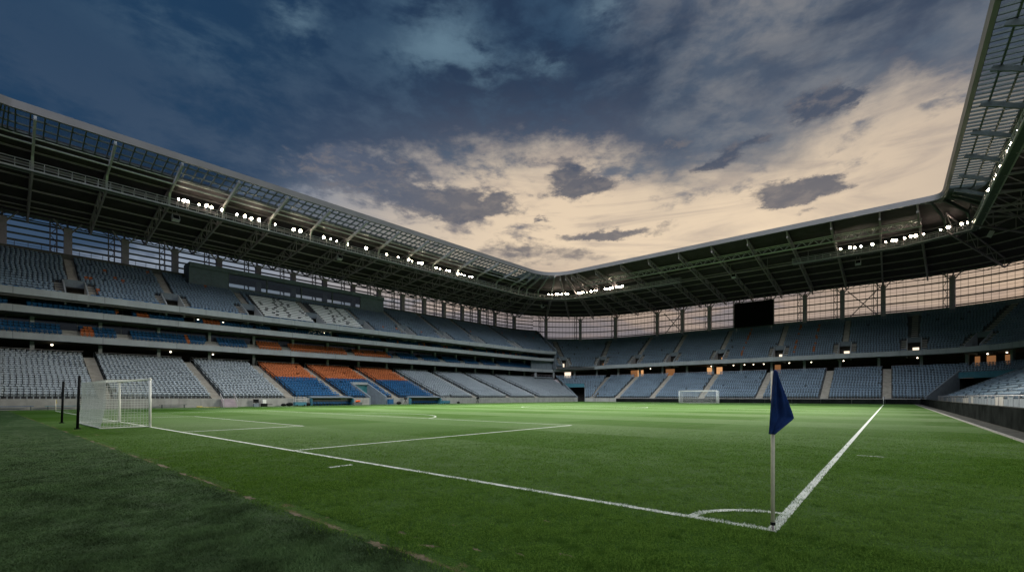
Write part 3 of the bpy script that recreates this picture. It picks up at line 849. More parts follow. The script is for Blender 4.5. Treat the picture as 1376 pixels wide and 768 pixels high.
sets = [(mainpx, 'lit round floodlight on the roof walkway of the main stand', 'floodlights on the main stand walkway', lambda j: j < iW*99 and dense[j][0].y < 109 and dense[j][0].x < -60),
        (cornpx, 'lit round floodlight in the bright cluster under the rounded roof corner', 'floodlights under the rounded roof corner', lambda j: dense[j][0].x < -30),
        (endpx, 'lit round floodlight on the walkway of the end stand near the side stand', 'floodlights on the end stand walkway', lambda j: dense[j][0].y > 111 and dense[j][0].x > -30),
        (necpx, 'lit floodlight where the end roof meets the side roof', 'floodlights in the sharp roof corner', lambda j: dense[j][0].x > 2 and dense[j][0].y > 104),
        (sidepx, 'lit floodlight under the glazed roof edge of the side stand', 'floodlights on the side stand walkway', lambda j: dense[j][0].x > 11 and dense[j][0].y < 109)]
for pxs, lab, grp, ok in sets:
    cand = [j for j in range(len(dense)) if prj[j][2] > 0 and ok(j)]
    for px in pxs:
        j = min(cand, key=lambda j: abs(prj[j][0] - px)); p, d = dense[j]
        o = flood if first else copy_tree(flood); first = False
        inward = V((-34, 52, 0)) - p
        o.location = (p.x, p.y, ZC + 1.62 + random.uniform(-.12, .12)); o.rotation_euler = (0, 0, math.atan2(inward.x, -inward.y) + random.uniform(-.25, .25))
        s_ = random.choice((.6, .8, .95, 1.1)); o.scale = (s_,)*3
        o['label'] = lab; o['group'] = grp
# the light those lamps throw on the pitch
def flood_spot(p, tgt, power, size=62):
    l = bpy.data.lights.new('floodlight_beam', 'SPOT'); l.energy = power; l.color = (1, .95, .82); l.spot_size = R(size); l.spot_blend = .8; l.shadow_soft_size = 1.6
    o = bpy.data.objects.new('floodlight_beam', l); COL.objects.link(o); o.location = p
    o.rotation_euler = (V(tgt) - V(p)).to_track_quat('-Z', 'Y').to_euler()
FL = 102000
for p, tgt in (((-82.5, 24, 30.3), (-34, 22, 0)), ((-82, 45, 30.3), (-36, 40, 0)), ((-80.5, 66, 30.3), (-32, 60, 0)), ((-74, 108.5, 30.3), (-36, 58, 0)), ((-62, 111.6, 30.3), (-26, 48, 0)),
               ((-14, 111.6, 30.3), (-24, 40, 0)), ((-4, 111.6, 30.3), (-14, 34, 0)), ((10.5, 100, 30.3), (-26, 52, 0)), ((11, 78, 30.3), (-30, 34, 0))):
    flood_spot(p, tgt, FL * (1.1 if p[0] < -76 else .62 if p[1] > 105 else 1.))
# loudspeakers hung from the roof
def speaker(loc, face, label, first_=[None]):
    if first_[0] is None:
        t = thing('hanging_loudspeaker', label, 'loudspeaker', loc, group='loudspeakers hung under the roof'); first_[0] = t
        mb = MB(); mb.box((-.5, -.35, -.45), (.5, .35, .45)); mb.build('cabinet', M['palesteel'], t)
        mb = MB(); mb.box((-.42, -.37, -.38), (.42, -.352, .38)); mb.build('grille', M['black'], t)
        mb = MB(); mb.beam((-.3, 0, .45), (-.3, 0, 1.6), .06); mb.beam((.3, 0, .45), (.3, 0, 1.6), .06); mb.build('bracket', M['steel'], t)
    else:
        t = copy_tree(first_[0]); t['label'] = label
    t.location = loc; t.rotation_euler = (R(-25), 0, face)
for px, r, lab in ((236, 16.2, 'pale loudspeaker hung under the walkway left of the first floodlights'), (456, 16.2, 'pale loudspeaker hung under the middle of the main stand walkway'), (729, 16.2, 'pale loudspeaker hung beside the bright corner floodlights')):
    y = wall_x(px, at(40, r).x); u = y if y < 105 else 105
    for _ in range(6): u += (wall_x(px, at(u, r).x) - at(u, r).y)
    u = min(u, 112); p = at(u, r); speaker((p.x, p.y, 30.0), R(90), lab)
for px, lab in ((986, 'round pale loudspeaker under the end roof above the black scoreboard'), (1153, 'pale loudspeaker hung under the end stand walkway lights')):
    speaker((wall_y(px, 115), 115, 29.9 if px > 1100 else 31.2), R(0), lab)
speaker((14.6, wall_x(1331, 14.6), 30.2), R(-90), 'dark-faced loudspeaker hung in the roof corner by the side stand')

# ------------------------------------------------------------------ seats
def seat_geometry(hi=False):
    mb = MB()
    W = .218
    # curved backrest
    n = 4 if hi else 2
    xs = [-W + 2*W*i/n for i in range(n+1)]
    def shell(pts):     # closed strip of (y,z) outline swept over x with slight dish
        k = len(pts); vs = []; fs = []
        for x in xs:
            d = -.035*(1-(x/W)**2)
            for y, z in pts: vs.append((x, y + d, z))
        for i in range(n):
            for j in range(k): fs.append((i*k+j, i*k+(j+1)%k, (i+1)*k+(j+1)%k, (i+1)*k+j))
        fs.append(tuple(range(k))[::-1]); fs.append(tuple(n*k+j for j in range(k)))
        mb.add(vs, fs)
    shell([(-.19, .67), (-.27, .845), (-.235, .86), (-.155, .675)])
    shell([(-.12, .36), (.05, .56), (.08, .54), (-.09, .33)])
    mb.box((-.05, -.18, .0), (.05, -.14, .70))
    return mb
low = seat_geometry(False)
lv = np.array(low.v); 
quads = []; 
for f in low.f: quads.append(f if len(f) == 4 else f + (f[-1],))
lq = np.array([q for q in quads])
by = {}
for s in seats: by.setdefault(s[4], []).append(s)
seatinfo = {
 'grey': ('grey_seat', 'grey seat', M['seatgrey'], 'pale grey plastic seat', 'farther pale grey seats filling the lower tier of the main stand'),
 'slate': ('slate_seat', 'slate seat', M['seatslate'], 'blue-grey plastic seat', 'blue-grey seats filling the far tiers of the whole bowl'),
 'blue': ('blue_seat', 'blue seat', M['seatblue'], 'bright blue plastic seat', 'farther bright blue seats of the main stand'),
 'orange': ('orange_seat', 'orange seat', M['seatorange'], 'orange plastic seat', 'farther orange seats of the main stand')}
where = {'main lower': 'in the lower tier of the main stand', 'box level': 'in the rows in front of the glazed boxes', 'main upper': 'in the upper tier of the main stand',
         'end lower': 'in the lower tier of the end stand', 'end upper': 'in the upper tier of the end stand', 'side lower': 'in the lower tier of the side stand above the black boards', 'x': ''}
hi_geo = seat_geometry(True)
for kind, lst in by.items():
    nm, cat, mt, lab, rest = seatinfo[kind]
    arr = []
    for i, s in enumerate(lst):
        px, py, Z = project(s[0], s[1], s[2] + .6)
        inside = Z > 1 and 2 < px < 1374 and 2 < py < 766
        arr.append((Z if inside else 1e6, i))
    arr.sort(); near = {i for Z, i in arr[:300] if Z < 1e5}
    me = None
    far = []
    for i, s in enumerate(lst):
        ang = math.atan2(-s[6], s[7])      # local +y to facing (fx, fy)
        if i in near:
            if me is None:
                o = hi_geo.build(nm, mt); me = o.data
            else: o = link_mesh(nm, me)
            o.location = (s[0], s[1], s[2]); o.rotation_euler = (0, 0, ang)
            tag(o, lab + ' ' + where[s[5]], cat, lab.replace('seat', 'seats') + ' ' + where[s[5]])
        else: far.append((s[0], s[1], s[2], ang))
    if far:
        A = np.array(far); c, sn = np.cos(A[:, 3]), np.sin(A[:, 3])
        jit = rng.uniform(.96, 1.04, len(A))
        vx = lv[None, :, 0]*c[:, None] - lv[None, :, 1]*sn[:, None] + A[:, 0, None]
        vy = lv[None, :, 0]*sn[:, None] + lv[None, :, 1]*c[:, None] + A[:, 1, None]
        vz = lv[None, :, 2]*jit[:, None] + A[:, 2, None]
        vv = np.stack([vx, vy, vz], -1).reshape(-1, 3)
        ff = (lq[None] + (np.arange(len(A))*len(lv))[:, None, None]).reshape(-1, 4)
        o = np_mesh(nm + '_rows', vv, ff, [mt]); tag(o, rest, cat + 's', kind='stuff')
print('seats', {k: len(v) for k, v in by.items()})

# ------------------------------------------------------------------ press desks and chairs on the upper tier
r0, z0, tr, ri, _ = UPPER_MAIN
blocks = [(28.9, 35.0), (35.2, 38.0), (40.9, 45.0), (45.2, 49.0)]
desk_n = 0
for bi, (a, b) in enumerate(((29.0, 38.1), (40.9, 49.1))):
    for i in range(1, PBROW-2):
        z = z0 + i*ri; r = r0 + i*tr
        mb = MB(); band(mb, r+.05, r+.40, z+.70, z+.75, a, b); band(mb, r+.05, r+.08, z+.52, z+.70, a, b)
        d = thing('press_desk', 'long white press desk in the %s block of white desks on the upper tier' % ('first' if bi == 0 else 'second'), 'desk', group='white press desks of the upper tier')
        mb.build('desk_top', M['desk'], d)
        n_ = 4
        for k in range(n_):
            mb = MB(); uu = a+.3+(b-a-.6)*k/(n_-1); mb.beam(at(uu, r+.22, z), at(uu, r+.22, z+.70), .06, .25); mb.build('leg', M['darksteel'], d)
def chair(u, i, lab, f=[None]):
    p = at(u, r0 + i*tr + .50, z0 + i*ri); _, n = PT(u)
    if f[0] is None:
        o = thing('press_chair', lab, 'chair', group='black chairs at the press desks'); f[0] = o
        mb = MB(); mb.box((-.24, -.2, .44), (.24, .24, .54)); mb.build('seat', M['black'], o)
        mb = MB(); mb.box((-.27, -.28, .5), (.27, -.2, 1.12)); mb.build('backrest', M['black'], o)
        mb = MB(); mb.tube((0, 0, 0), (0, 0, .44), .05, 6); mb.build('leg', M['darksteel'], o)
    else: o = copy_tree(f[0])
    o.location = p; o.rotation_euler = (0, 0, math.atan2(n.x, -n.y)); o['label'] = lab
for k in range(62):
    i = k % (PBROW-3) + 1; u = (31.0 + .25*i if k < 11 else 33.5 + .12*i if k < 22 else 42.8 + .22*i if k < 33 else 46 + .1*i if k < 46 else random.choice((30, 35.8, 37.5, 41.5, 44.8, 48.2))) + random.uniform(-.5, .5)
    chair(u, i, 'black chair standing at a white press desk on the upper tier')

# ------------------------------------------------------------------ scoreboard
sb = thing('scoreboard', 'large blank black scoreboard screen standing at the back of the end stand', 'scoreboard', (-29.6, 140.4, 0))
mb = MB(); mb.box((-5.2, -.25, 21.7), (5.2, .4, 29.1)); mb.build('casing', M['black'], sb)
mb = MB(); mb.box((-5.05, -.28, 21.85), (5.05, -.252, 28.95)); mb.build('screen', M['screen'], sb)
mb = MB()
for x in (-5.2, 5.06): mb.box((x, -.34, 21.7), (x+.14, -.285, 29.1))
for z in (21.7, 28.96): mb.box((-5.06, -.34, z), (5.06, -.285, z+.14))
mb.build('frame', M['darksteel'], sb)
for x in (-4.6, 4.6):
    mb = MB(); mb.box((x-.15, -.1, 20.4), (x+.15, .2, 21.7)); mb.build('leg', M['palesteel'], sb)

# ------------------------------------------------------------------ ground
def sheet(name, x0, y0, x1, y1, z, mat, kind='structure', label=None):
    mb = MB(); mb.add([(x0,y0,z),(x1,y0,z),(x1,y1,z),(x0,y1,z)], [(0,1,2,3)]); o = mb.build(name, mat); o['kind'] = kind
    if label: o['label'] = label
    return o
M['asphalt'] = pmat('asphalt', (.05, .05, .05), .9, var=.2, scale=.4)
sheet('ground', -2500, -2500, 2500, 2500, -.03, M['asphalt'], label='dark asphalt ground around the pitch')
sheet('pitch', -75.8, -3.3, 4.6, 114.0, 0, M['grass'], label='striped green football pitch with mown bands')
sheet('runoff', -75.8, -45, 4.6, -3.3, -.002, M['runoff'], label='dull grey-green turf strip behind the goal line')
mb = MB(); mb.box((4.6, -20, -.03), (4.72, 113.2, .05)); k = mb.build('kerb', M['kerb']); tag(k, 'thin pale concrete kerb beside the black boards', kind='structure')
mb = MB(); mb.box((4.72, -20, -.03), (9, 113.2, .015)); k = mb.build('path', M['path']); tag(k, 'dark paved strip along the foot of the black boards', kind='structure')
LW = .12
def line(name, x0, y0, x1, y1, z=.004): sheet(name, x0, y0, x1, y1, z, M['paint' if min(y0, y1) < 3 else 'paintfar'], label='white painted line on the grass')
XW = -68.0; YN = 105.0
line('touchline', -LW/2, -LW/2, LW/2, YN+LW/2); line('goal_line', XW+LW/2, -LW/2, -LW/2, LW/2)
line('touchline', XW-LW/2, -LW/2, XW+LW/2, YN+LW/2); line('goal_line', XW+LW/2, YN-LW/2, -LW/2, YN+LW/2)
line('halfway_line', XW+LW/2, 52.5-LW/2, -LW/2, 52.5+LW/2)
def boxlines(hx, depth, y0, s):
    c = -34 ; 
    for sx in (-1, 1):
        x = c + sx*hx; ya, yb = sorted((y0 + s*LW/2, y0 + s*(depth-LW/2))); line('box_line', x-LW/2, ya, x+LW/2, yb)
    ya, yb = sorted((y0 + s*(depth-LW/2), y0 + s*(depth+LW/2))); line('box_line', c-hx-LW/2, ya, c+hx+LW/2, yb)
GX = -32.45
def arcline(name, c, r, a0, a1, n=28, w=LW, z=.006):
    mb = MB(); vs = []; fs = []
    for i in range(n+1):
        a = a0 + (a1-a0)*i/n
        for rr in (r-w/2, r+w/2): vs.append((c[0]+rr*math.cos(a), c[1]+rr*math.sin(a), z))
    for i in range(n): fs.append((2*i, 2*i+1, 2*i+3, 2*i+2))
    mb.add(vs, fs); o = mb.build(name, M['paint' if c[1] < 3 else 'paintfar']); tag(o, 'white painted curve on the grass', kind='structure')
PAW, PAD = 20.0, 15.2
for y0, s in ((0, 1), (YN, -1)):
    for hx, dep in ((PAW, PAD), (9.16, 5.5)):
        c = GX if s == 1 else -34
        for sx in (-1, 1):
            x = c + sx*hx; ya, yb = sorted((y0 + s*LW/2, y0 + s*(dep-LW/2))); line('box_line', x-LW/2, ya, x+LW/2, yb)
        ya, yb = sorted((y0 + s*(dep-LW/2), y0 + s*(dep+LW/2))); line('box_line', c-hx-LW/2, ya, c+hx+LW/2, yb)
    pa = math.acos((PAD-10.6)/9.15) if s == 1 else math.acos((PAD-10.6)/9.15)
    a_m = math.pi/2*s; arcline('penalty_arc', (c, y0 + s*10.6), 9.15, a_m-pa, a_m+pa)
arcline('centre_circle', (-34, 52.5), 9.15, 0, 2*math.pi, 64)
arcline('corner_arc', (0, 0), .95, math.pi/2, math.pi, 24)
arcline('corner_arc', (XW, 0), .95, 0, math.pi/2, 16); arcline('corner_arc', (0, YN), .95, math.pi, 1.5*math.pi, 16)
line('corner_distance_mark', -8.6-LW/2+.0, -.95, -8.6+LW/2, -.38); line('corner_distance_mark', .38, 9.3-.05, .95, 9.3+.05)

def ground_pt(px, py):
    Z = 1.6*FP/(py-532); X = (px-688)/FP*Z; return CAM.x + X*RX - Z*RY, CAM.y + X*RY + Z*RX
soil = []
M['soil'] = pmat('dry_soil', (.17, .135, .085), .95, var=.35, scale=9, bump=.5, bscale=30)
def soil_patch(cx, cy, rx, ry, rot):
    soil.append((cx, cy, rx, ry, rot)); n_ = 44; mb = MB(); vs = []; c, s_ = math.cos(rot), math.sin(rot)
    for i in range(n_):
        a = 2*math.pi*i/n_; k_ = max(.2, .8 + .9*mnoise.noise(V((cx*3+2.6*math.cos(a), cy*3+2.6*math.sin(a), 1.7))) + .5*mnoise.noise(V((cx*5+7*math.cos(a), 7*math.sin(a), 4.1))))
        x, y = rx*k_*math.cos(a), ry*k_*math.sin(a); vs.append((cx + x*c - y*s_, cy + x*s_ + y*c, .003))
    mb.add(vs, [tuple(range(n_))]); o = mb.build('soil_patch', M['soil']); tag(o, 'bare brown soil showing through the turf', kind='structure')
for x, L_ in ((-27.5, 1.3), (-24, .7), (-20.5, 1.0), (-17.2, .5), (-14.4, .8), (-11.8, 1.0), (-10.1, .6), (-8.6, .75), (-7.5, .35), (-6.7, .4), (-5.1, .35), (-4.1, .5), (-3.2, .42), (-2.5, .35)):
    soil_patch(x, -3.3 + random.uniform(-.03, .03), L_*.5, .035 + random.uniform(0, .04), random.uniform(-.05, .05))
for px, py, rx, ry in ((540, 716, .13, .05), (576, 733, .16, .06), (560, 722, .08, .03), (640, 738, .10, .03), (700, 745, .09, .03), (735, 700, .10, .035), (760, 745, .12, .04), (610, 705, .07, .025)):
    x, y = ground_pt(px, py); soil_patch(x, y, rx*.8, ry*.8, random.uniform(-.4, .4) + .2)
# grass blades close to the camera, short and dense, thinning with distance
NB = 700000
Zd = 3.6 * (24/3.6) ** rng.random(NB)
kk = rng.uniform(-1.22, 1.22, NB); Xd = Zd * kk
bx = CAM.x + Xd*RX - Zd*RY; byy = CAM.y + Xd*RY + Zd*RX
keep = (bx < 4.5) & (byy > -44) & (bx > -70)
bx, byy, Zd = bx[keep], byy[keep], Zd[keep]
n = len(bx); h = rng.uniform(.014, .036, n)*(1+.0*Zd); w = (.0022 + .0005*Zd)*rng.uniform(.7, 1.3, n)
ang = rng.uniform(0, 2*np.pi, n); lean = rng.uniform(.2, 1.1, n)*h; fade = np.clip((24-Zd)/17, 0, 1)**1.2; la = rng.uniform(0, 2*np.pi, n)
def nz(x, y, s):   # cheap value noise for clumps
    return (np.sin(x*s+1.3*np.sin(y*s*.7)) * np.sin(y*s*1.1+1.7*np.sin(x*s*.6)))
run = byy < -3.3 + rng.normal(0, .10, n) + .07*nz(bx, bx*.7+3, 1.9)
h = np.where(run, h*.7, h)
h *= 1 + .45*nz(bx, byy, 2.7) + .35*nz(bx, byy, 9.1)
bare = (np.abs(byy + 3.2) < .11) & (nz(bx, byy*0 + 1, 1.3) + rng.normal(0, .3, n) > -.15)
for cx, cy, rx, ry, ro in soil:
    dx, dy = bx - cx, byy - cy; c, s_ = math.cos(ro), math.sin(ro)
    bare |= ((dx*c + dy*s_)/rx)**2 + ((-dx*s_ + dy*c)/ry)**2 < rng.uniform(.5, 1.2, n)
h = np.where(bare, h*.15, h)*fade + .002
v = np.zeros((n, 3, 3))
v[:, 0] = np.stack([bx - np.cos(ang)*w, byy - np.sin(ang)*w, np.zeros(n)], -1)
v[:, 1] = np.stack([bx + np.cos(ang)*w, byy + np.sin(ang)*w, np.zeros(n)], -1)
v[:, 2] = np.stack([bx + np.cos(la)*lean, byy + np.sin(la)*lean, h], -1)
inl = (np.abs(bx) < LW/2) & (byy > -LW/2) | (np.abs(byy) < LW/2) & (bx < LW/2)
rr = np.hypot(bx, byy); inl |= (np.abs(rr-.95) < LW/2) & (bx < 0) & (byy > 0)
inl |= (np.abs(bx+8.6) < LW/2) & (byy > -.95) & (byy < -.38)
inl |= (np.abs(byy-9.3) < .05) & (bx > .38) & (bx < .95)
inl |= (np.abs(bx - (GX+PAW)) < LW/2) & (byy > 0) & (byy < PAD)
inl &= rng.random(n) < .9
v[inl, 2, 2] *= .7
mi = np.where(inl, 2, np.where(run, 1, 0))
gr = np_mesh('grass', v.reshape(-1, 3), np.arange(3*n).reshape(-1, 3), [M['blade'], M['bladerun'], M['bladepaint']], mi)
tag(gr, 'short grass blades in the foreground around the corner', 'grass', kind='stuff')

# ------------------------------------------------------------------ goals
def goal(loc, rz, sc_, label, width=7.32, H=2.44, netstep=.13, cord=.0072):
    g = thing('football_goal', label, 'goal', loc, rz); g.scale = (sc_,)*3
    hw = width/2; r = .06
    for s in (-1, 1):
        mb = MB(); mb.tube((s*(hw+r), 0, 0), (s*(hw+r), 0, H+r), r, 12); mb.build('post', M['white'], g, True)
    mb = MB(); mb.tube((-hw-2*r, 0, H+r), (hw+2*r, 0, H+r), r, 12); mb.build('crossbar', M['white'], g, True)
    D = 1.95; T = 1.75
    mb = MB()
    for s in (-1, 1): mb.tube((s*(hw+r), 0, .03), (s*(hw-.05), -D, .03), .03, 8)
    mb.tube((-hw+.05, -D, .03), (hw-.05, -D, .03), .03, 8); mb.build('ground_frame', M['white'], g)
    mb = MB()
    def pb(x, t):   # back net: from the top rear edge down, sagging a little
        z = 2.36*(1-t); y = -T - (D-T)*t + .10*math.sin(t*math.pi)
        return (x*(1-.012*t), y, z + .03)
    nx = int(width/netstep)
    for i in range(nx+1):
        x = -hw + width*i/nx
        mb.poly([pb(x, t/6) for t in range(7)], cord, 3)
        sag = -.05*math.sin(math.pi*i/nx)
        mb.poly([(x, -.0, H+.06), (x, -T*.5, H+.0+sag), (x, -T, 2.39)], cord, 3)
    nzv = int(2.36/netstep)
    for j in range(nzv+1):
        mb.poly([pb(-hw + width*i/4, j/nzv) for i in range(5)], cord, 3)
    for j in range(int(T/netstep)+1):
        y = -T*j/int(T/netstep); z = H+.06 - .07*j/int(T/netstep); mb.poly([(-hw+width*i/6, y, z - .05*math.sin(math.pi*i/6)) for i in range(7)], cord, 3)
    for s in (-1, 1):
        for j in range(int(D/netstep)+1):
            f = j/int(D/netstep); mb.poly([(s*hw, -T*f, H*(1-f)+f*2.37), (s*(hw-.05*f), -D*f, .04)], cord, 3)
        for j in range(nzv+1):
            z = 2.36*j/nzv; mb.poly([(s*hw, -.02, z), (s*hw, -(D+(T-D)*j/nzv) , z)], cord, 3)
    mb.build('net', M['net'], g)
    return g
goal((GX, 0, 0), math.pi*0, 1.0, 'near white football goal with its box net in front of black poles')
goal((-34.2, YN, 0), math.pi, 1.17, 'far white football goal small in front of the end stand', netstep=.24, cord=.012)
for px, by_, top, lab in ((83, 568, 513, 'black net pole farther from the camera behind the near goal'), (104, 576, 506, 'black net pole nearer the camera behind the near goal')):
    Z = 1.6*FP/(by_-532); X = (px-688)/FP*Z; x = CAM.x + X*RX - Z*RY; y = CAM.y + X*RY + Z*RX; H = (by_-top)*Z/FP
    t = thing('net_pole', lab, 'pole', (x, y, 0), 0, 'black poles behind the near goal'); 
    mb = MB(); mb.tube((0, 0, 0), (.10, .06, H), .055, 10); mb.build('pole', M['black'], t, True)
    mb = MB(); mb.tube((.10, .06, H), (.102, .06, H+.06), .065, 10, .03); mb.tube((0, 0, 0), (0, 0, .05), .12, 10); mb.build('cap', M['black'], t)

# ------------------------------------------------------------------ corner flags
def flagpole(t, H, mat, r=.02):
    mb = MB(); mb.tube((0, 0, .075), (0, 0, H), r, 12); mb.build('pole', mat, t, True)
    mb = MB(); mb.tube((0, 0, .07), (0, 0, .105), r*1.25, 12); mb.build('collar', M['black'], t, True)
    mb = MB(); mb.tube((0, 0, 0), (0, 0, .07), r*.62, 10); mb.build('spike', M['steel'], t, True)
t = thing('corner_flag', 'navy blue corner flag hanging limp on a tall cream pole in the foreground', 'corner flag', (.01, -.01, 0), YAW)
flagpole(t, 1.90, M['polewood'], .0215)
# limp cloth: outline in the plane facing the camera, folded in depth
mb = MB(); nu, nv = 22, 30; vs = []; fs = []
def edge_l(s): return (-.055 - .020*s, 1.905 - .75*s)
def edge_r(s):     # right side: down the hem to the free corner, then back along the lower edge
    if s < .74: q = s/.74; return (.040 + .150*q**1.05, 1.895 - .555*q)
    q = (s-.74)/.26; return (.190 - .235*q, 1.34 - .185*q)
for j in range(nv+1):
    s = j/nv; l = edge_l(s); r_ = edge_r(s)
    for i in range(nu+1):
        f = i/nu; x = l[0] + (r_[0]-l[0])*f; z = l[1] + (r_[1]-l[1])*f
        wd = max(.02, r_[0]-l[0])
        y = -.030*math.sin(f*9.5 - s*1.6 + .5)*min(1, .35 + s) - .028*math.cos(f*4.0 + 2.2*s) + .012*math.sin(f*21 + s*5)
        y -= .03*math.sin(math.pi*min(1, f*3))*(1-s)
        vs.append((x, y - .055 - .02*(1-f), z))
for j in range(nv):
    for i in range(nu):
        a = j*(nu+1)+i; fs.append((a, a+1, a+nu+2, a+nu+1))
mb.add(vs, fs); fl = mb.build('flag', M['bluecloth'], t, True)
sol = fl.modifiers.new('thickness', 'SOLIDIFY'); sol.thickness = .003
t = thing('corner_flag', 'small pale yellow corner flag by the main stand wall beyond the near goal', 'corner flag', (XW, 0, 0), YAW)
flagpole(t, 1.25, M['polewood'], .035)
mb = MB(); mb.add([(-.02, -.02, 1.25), (.06, -.03, 1.22), (.10, .03, .85), (-.04, .0, .72), (-.02, .03, 1.25), (.06, .02, 1.22), (.10, .06, .85), (-.04, .05, .72)], [(0,1,2,3),(7,6,5,4),(0,4,5,1),(1,5,6,2),(2,6,7,3),(3,7,4,0)]); mb.build('flag', M['yellow'], t)
t = thing('corner_flag', 'tiny distant corner flag where the right touchline meets the far boards', 'corner flag', (0, YN, 0), YAW)
flagpole(t, 1.5, M['white'], .03)
mb = MB(); mb.box((.0, -.02, 1.1), (.16, .02, 1.5)); mb.build('flag', M['bluecloth'], t)

# ------------------------------------------------------------------ perimeter boards
def board(p, q, lab, grp, h=.95):
    p = V(p); q = V(q); d = (q-p); L = d.length; t = thing('perimeter_board', lab, 'board', tuple(p), math.atan2(d.y, d.x), grp)
    mb = MB(); mb.box((.02, -.05, .04), (L-.02, .05, h)); mb.build('panel', M['board'], t)
    mb = MB(); mb.box((.0, -.07, h), (L, .07, h+.04)); mb.build('top_rail', M['black'], t)
    mb = MB(); mb.beam((L*.5, .05, h*.8), (L*.5, .6, .02), .06); mb.build('brace', M['darksteel'], t)
xs = np.linspace(-59.5, 5.6, 13)
for a, b in zip(xs, xs[1:]): board((float(a), 113.2, 0), (float(b), 113.2, 0), 'black perimeter board in the row below the end stand seats', 'black boards below the end stand')
ys = np.linspace(113.0, 5.0, 19)
for a, b in zip(ys, ys[1:]): board((5.6, float(a), 0), (5.6, float(b), 0), 'black perimeter board in the row along the side stand kerb', 'black boards along the side stand', 1.05)

# ------------------------------------------------------------------ dugouts
def dugout(u0, u1, lab):
    p, n = PT((u0+u1)/2); c = p + n*4.4; L = u1-u0
    t = thing('dugout', lab, 'dugout', tuple(c), math.atan2(n.y, n.x) - math.pi/2, 'team dugouts below the main stand')
    h = L/2
    mb = MB(); mb.add([(-h, -.55, 1.34), (h, -.55, 1.34), (h, 1.1, 1.62), (-h, 1.1, 1.62), (-h, -.55, 1.40), (h, -.55, 1.40), (h, 1.1, 1.68), (-h, 1.1, 1.68)],
        [(0,3,2,1),(4,5,6,7),(0,1,5,4),(1,2,6,5),(2,3,7,6),(3,0,4,7)]); mb.build('canopy', M['slatewall'], t)
    for s in (-1, 1):
        mb = MB(); mb.add([(s*h, -.75, .0), (s*h, 1.1, 0), (s*h, 1.1, 1.62), (s*h, -.75, 1.12), (s*(h-.06), -.75, .0), (s*(h-.06), 1.1, 0), (s*(h-.06), 1.1, 1.62), (s*(h-.06), -.75, 1.12)],
            [(0,1,2,3),(7,6,5,4),(0,3,7,4),(3,2,6,7),(2,1,5,6),(1,0,4,5)]); mb.build('side_panel', M['bluepanel'], t)
    mb = MB(); mb.box((-h+.07, .95, 0), (h-.07, 1.05, 1.5)); mb.build('back_panel', M['slatewall'], t)
    k = 13
    s0 = None
    for i in range(k):
        x = -h + .45 + (L-.9)*i/(k-1)
        if s0 is None:
            mb = MB(); mb.box((-.24, -.1, .32), (.24, .38, .42)); mb.box((-.24, .32, .42), (.24, .42, .95)); mb.box((-.17, .30, .95), (.17, .42, 1.1)); mb.box((-.06, .1, 0), (.06, .25, .32)); s0 = mb.build('seat', M['seatblue'], t); o = s0
        else: o = s0.copy(); COL.objects.link(o)
        o.location = (x, .15, 0)
    return t
dugout(30.9, 38.5, 'blue-seated dugout left of the players tunnel under grey canopy')
dugout(50.9, 58.7, 'blue-seated dugout right of the players tunnel under grey canopy')

# ------------------------------------------------------------------ kit along the main stand wall
def wpt(px, r=3.7):
    u = 40.
    for _ in range(12): u += wall_x(px, at(u, r).x) - at(u, r).y
    return u, at(u, r)
def kit(px, name, lab, cat, fn, r=3.6, group=None):
    u, p = wpt(px, r); _, n = PT(u); t = thing(name, lab, cat, tuple(p), math.atan2(n.y, n.x) - math.pi/2, group); fn(t); return t
def bench(t, L, m, m2):
    mb = MB(); mb.box((-L/2, -.2, .42), (L/2, .2, .48)); mb.build('seat', m, t)
    for s in (-1, 1):
        mb = MB(); mb.box((s*(L/2-.25)-.04, -.18, 0), (s*(L/2-.25)+.04, .18, .42)); mb.build('leg', m2, t)
def bag(t, s=1.):
    mb = MB(); mb.ball((0, 0, .24*s), .4*s, (1.2, .7, .6)); mb.build('body', M['black'], t, True)
    mb = MB(); mb.poly([(-.2*s, 0, .44*s), (-.1*s, 0, .56*s), (.1*s, 0, .56*s), (.2*s, 0, .44*s)], .025, 5); mb.build('handle', M['darksteel'], t)
def monitor(t):
    mb = MB(); mb.box((-.35, -.25, 0), (.35, .25, .5)); mb.build('stand', M['slatewall'], t)
    mb = MB(); mb.box((-.38, -.06, .62), (.38, .06, 1.15)); mb.beam((0, 0, .5), (0, 0, .62), .08); mb.build('screen', M['black'], t)
def lampcase(t):
    mb = MB(); mb.box((-.4, -.25, 0), (.4, .25, .5)); mb.box((-1.0, -.05, .28), (1.2, .05, .36)); mb.build('case', M['black'], t)
    mb = MB(); mb.box((-.25, -.18, .5), (.25, .18, 1.1)); mb.build('white_bin', M['white'], t)
def cart(t):
    mb = MB(); mb.box((-.9, -.4, .1), (.9, .4, .65)); mb.build('body', M['bluepanel'], t)
    mb = MB()
    for x in (-.85, 0, .85):
        for y in (-.36, .36): mb.beam((x, y, .65), (x, y, 1.5), .05)
    for y in (-.36, .36): mb.beam((-.9, y, 1.5), (.9, y, 1.5), .05); mb.beam((-.9, y, 1.1), (.9, y, 1.1), .04)
    mb.build('frame', M['palesteel'], t)
    for x in (-.6, .6):
        mb = MB(); mb.tube((x, -.42, .12), (x, .42, .12), .12, 10); mb.build('wheel', M['black'], t)
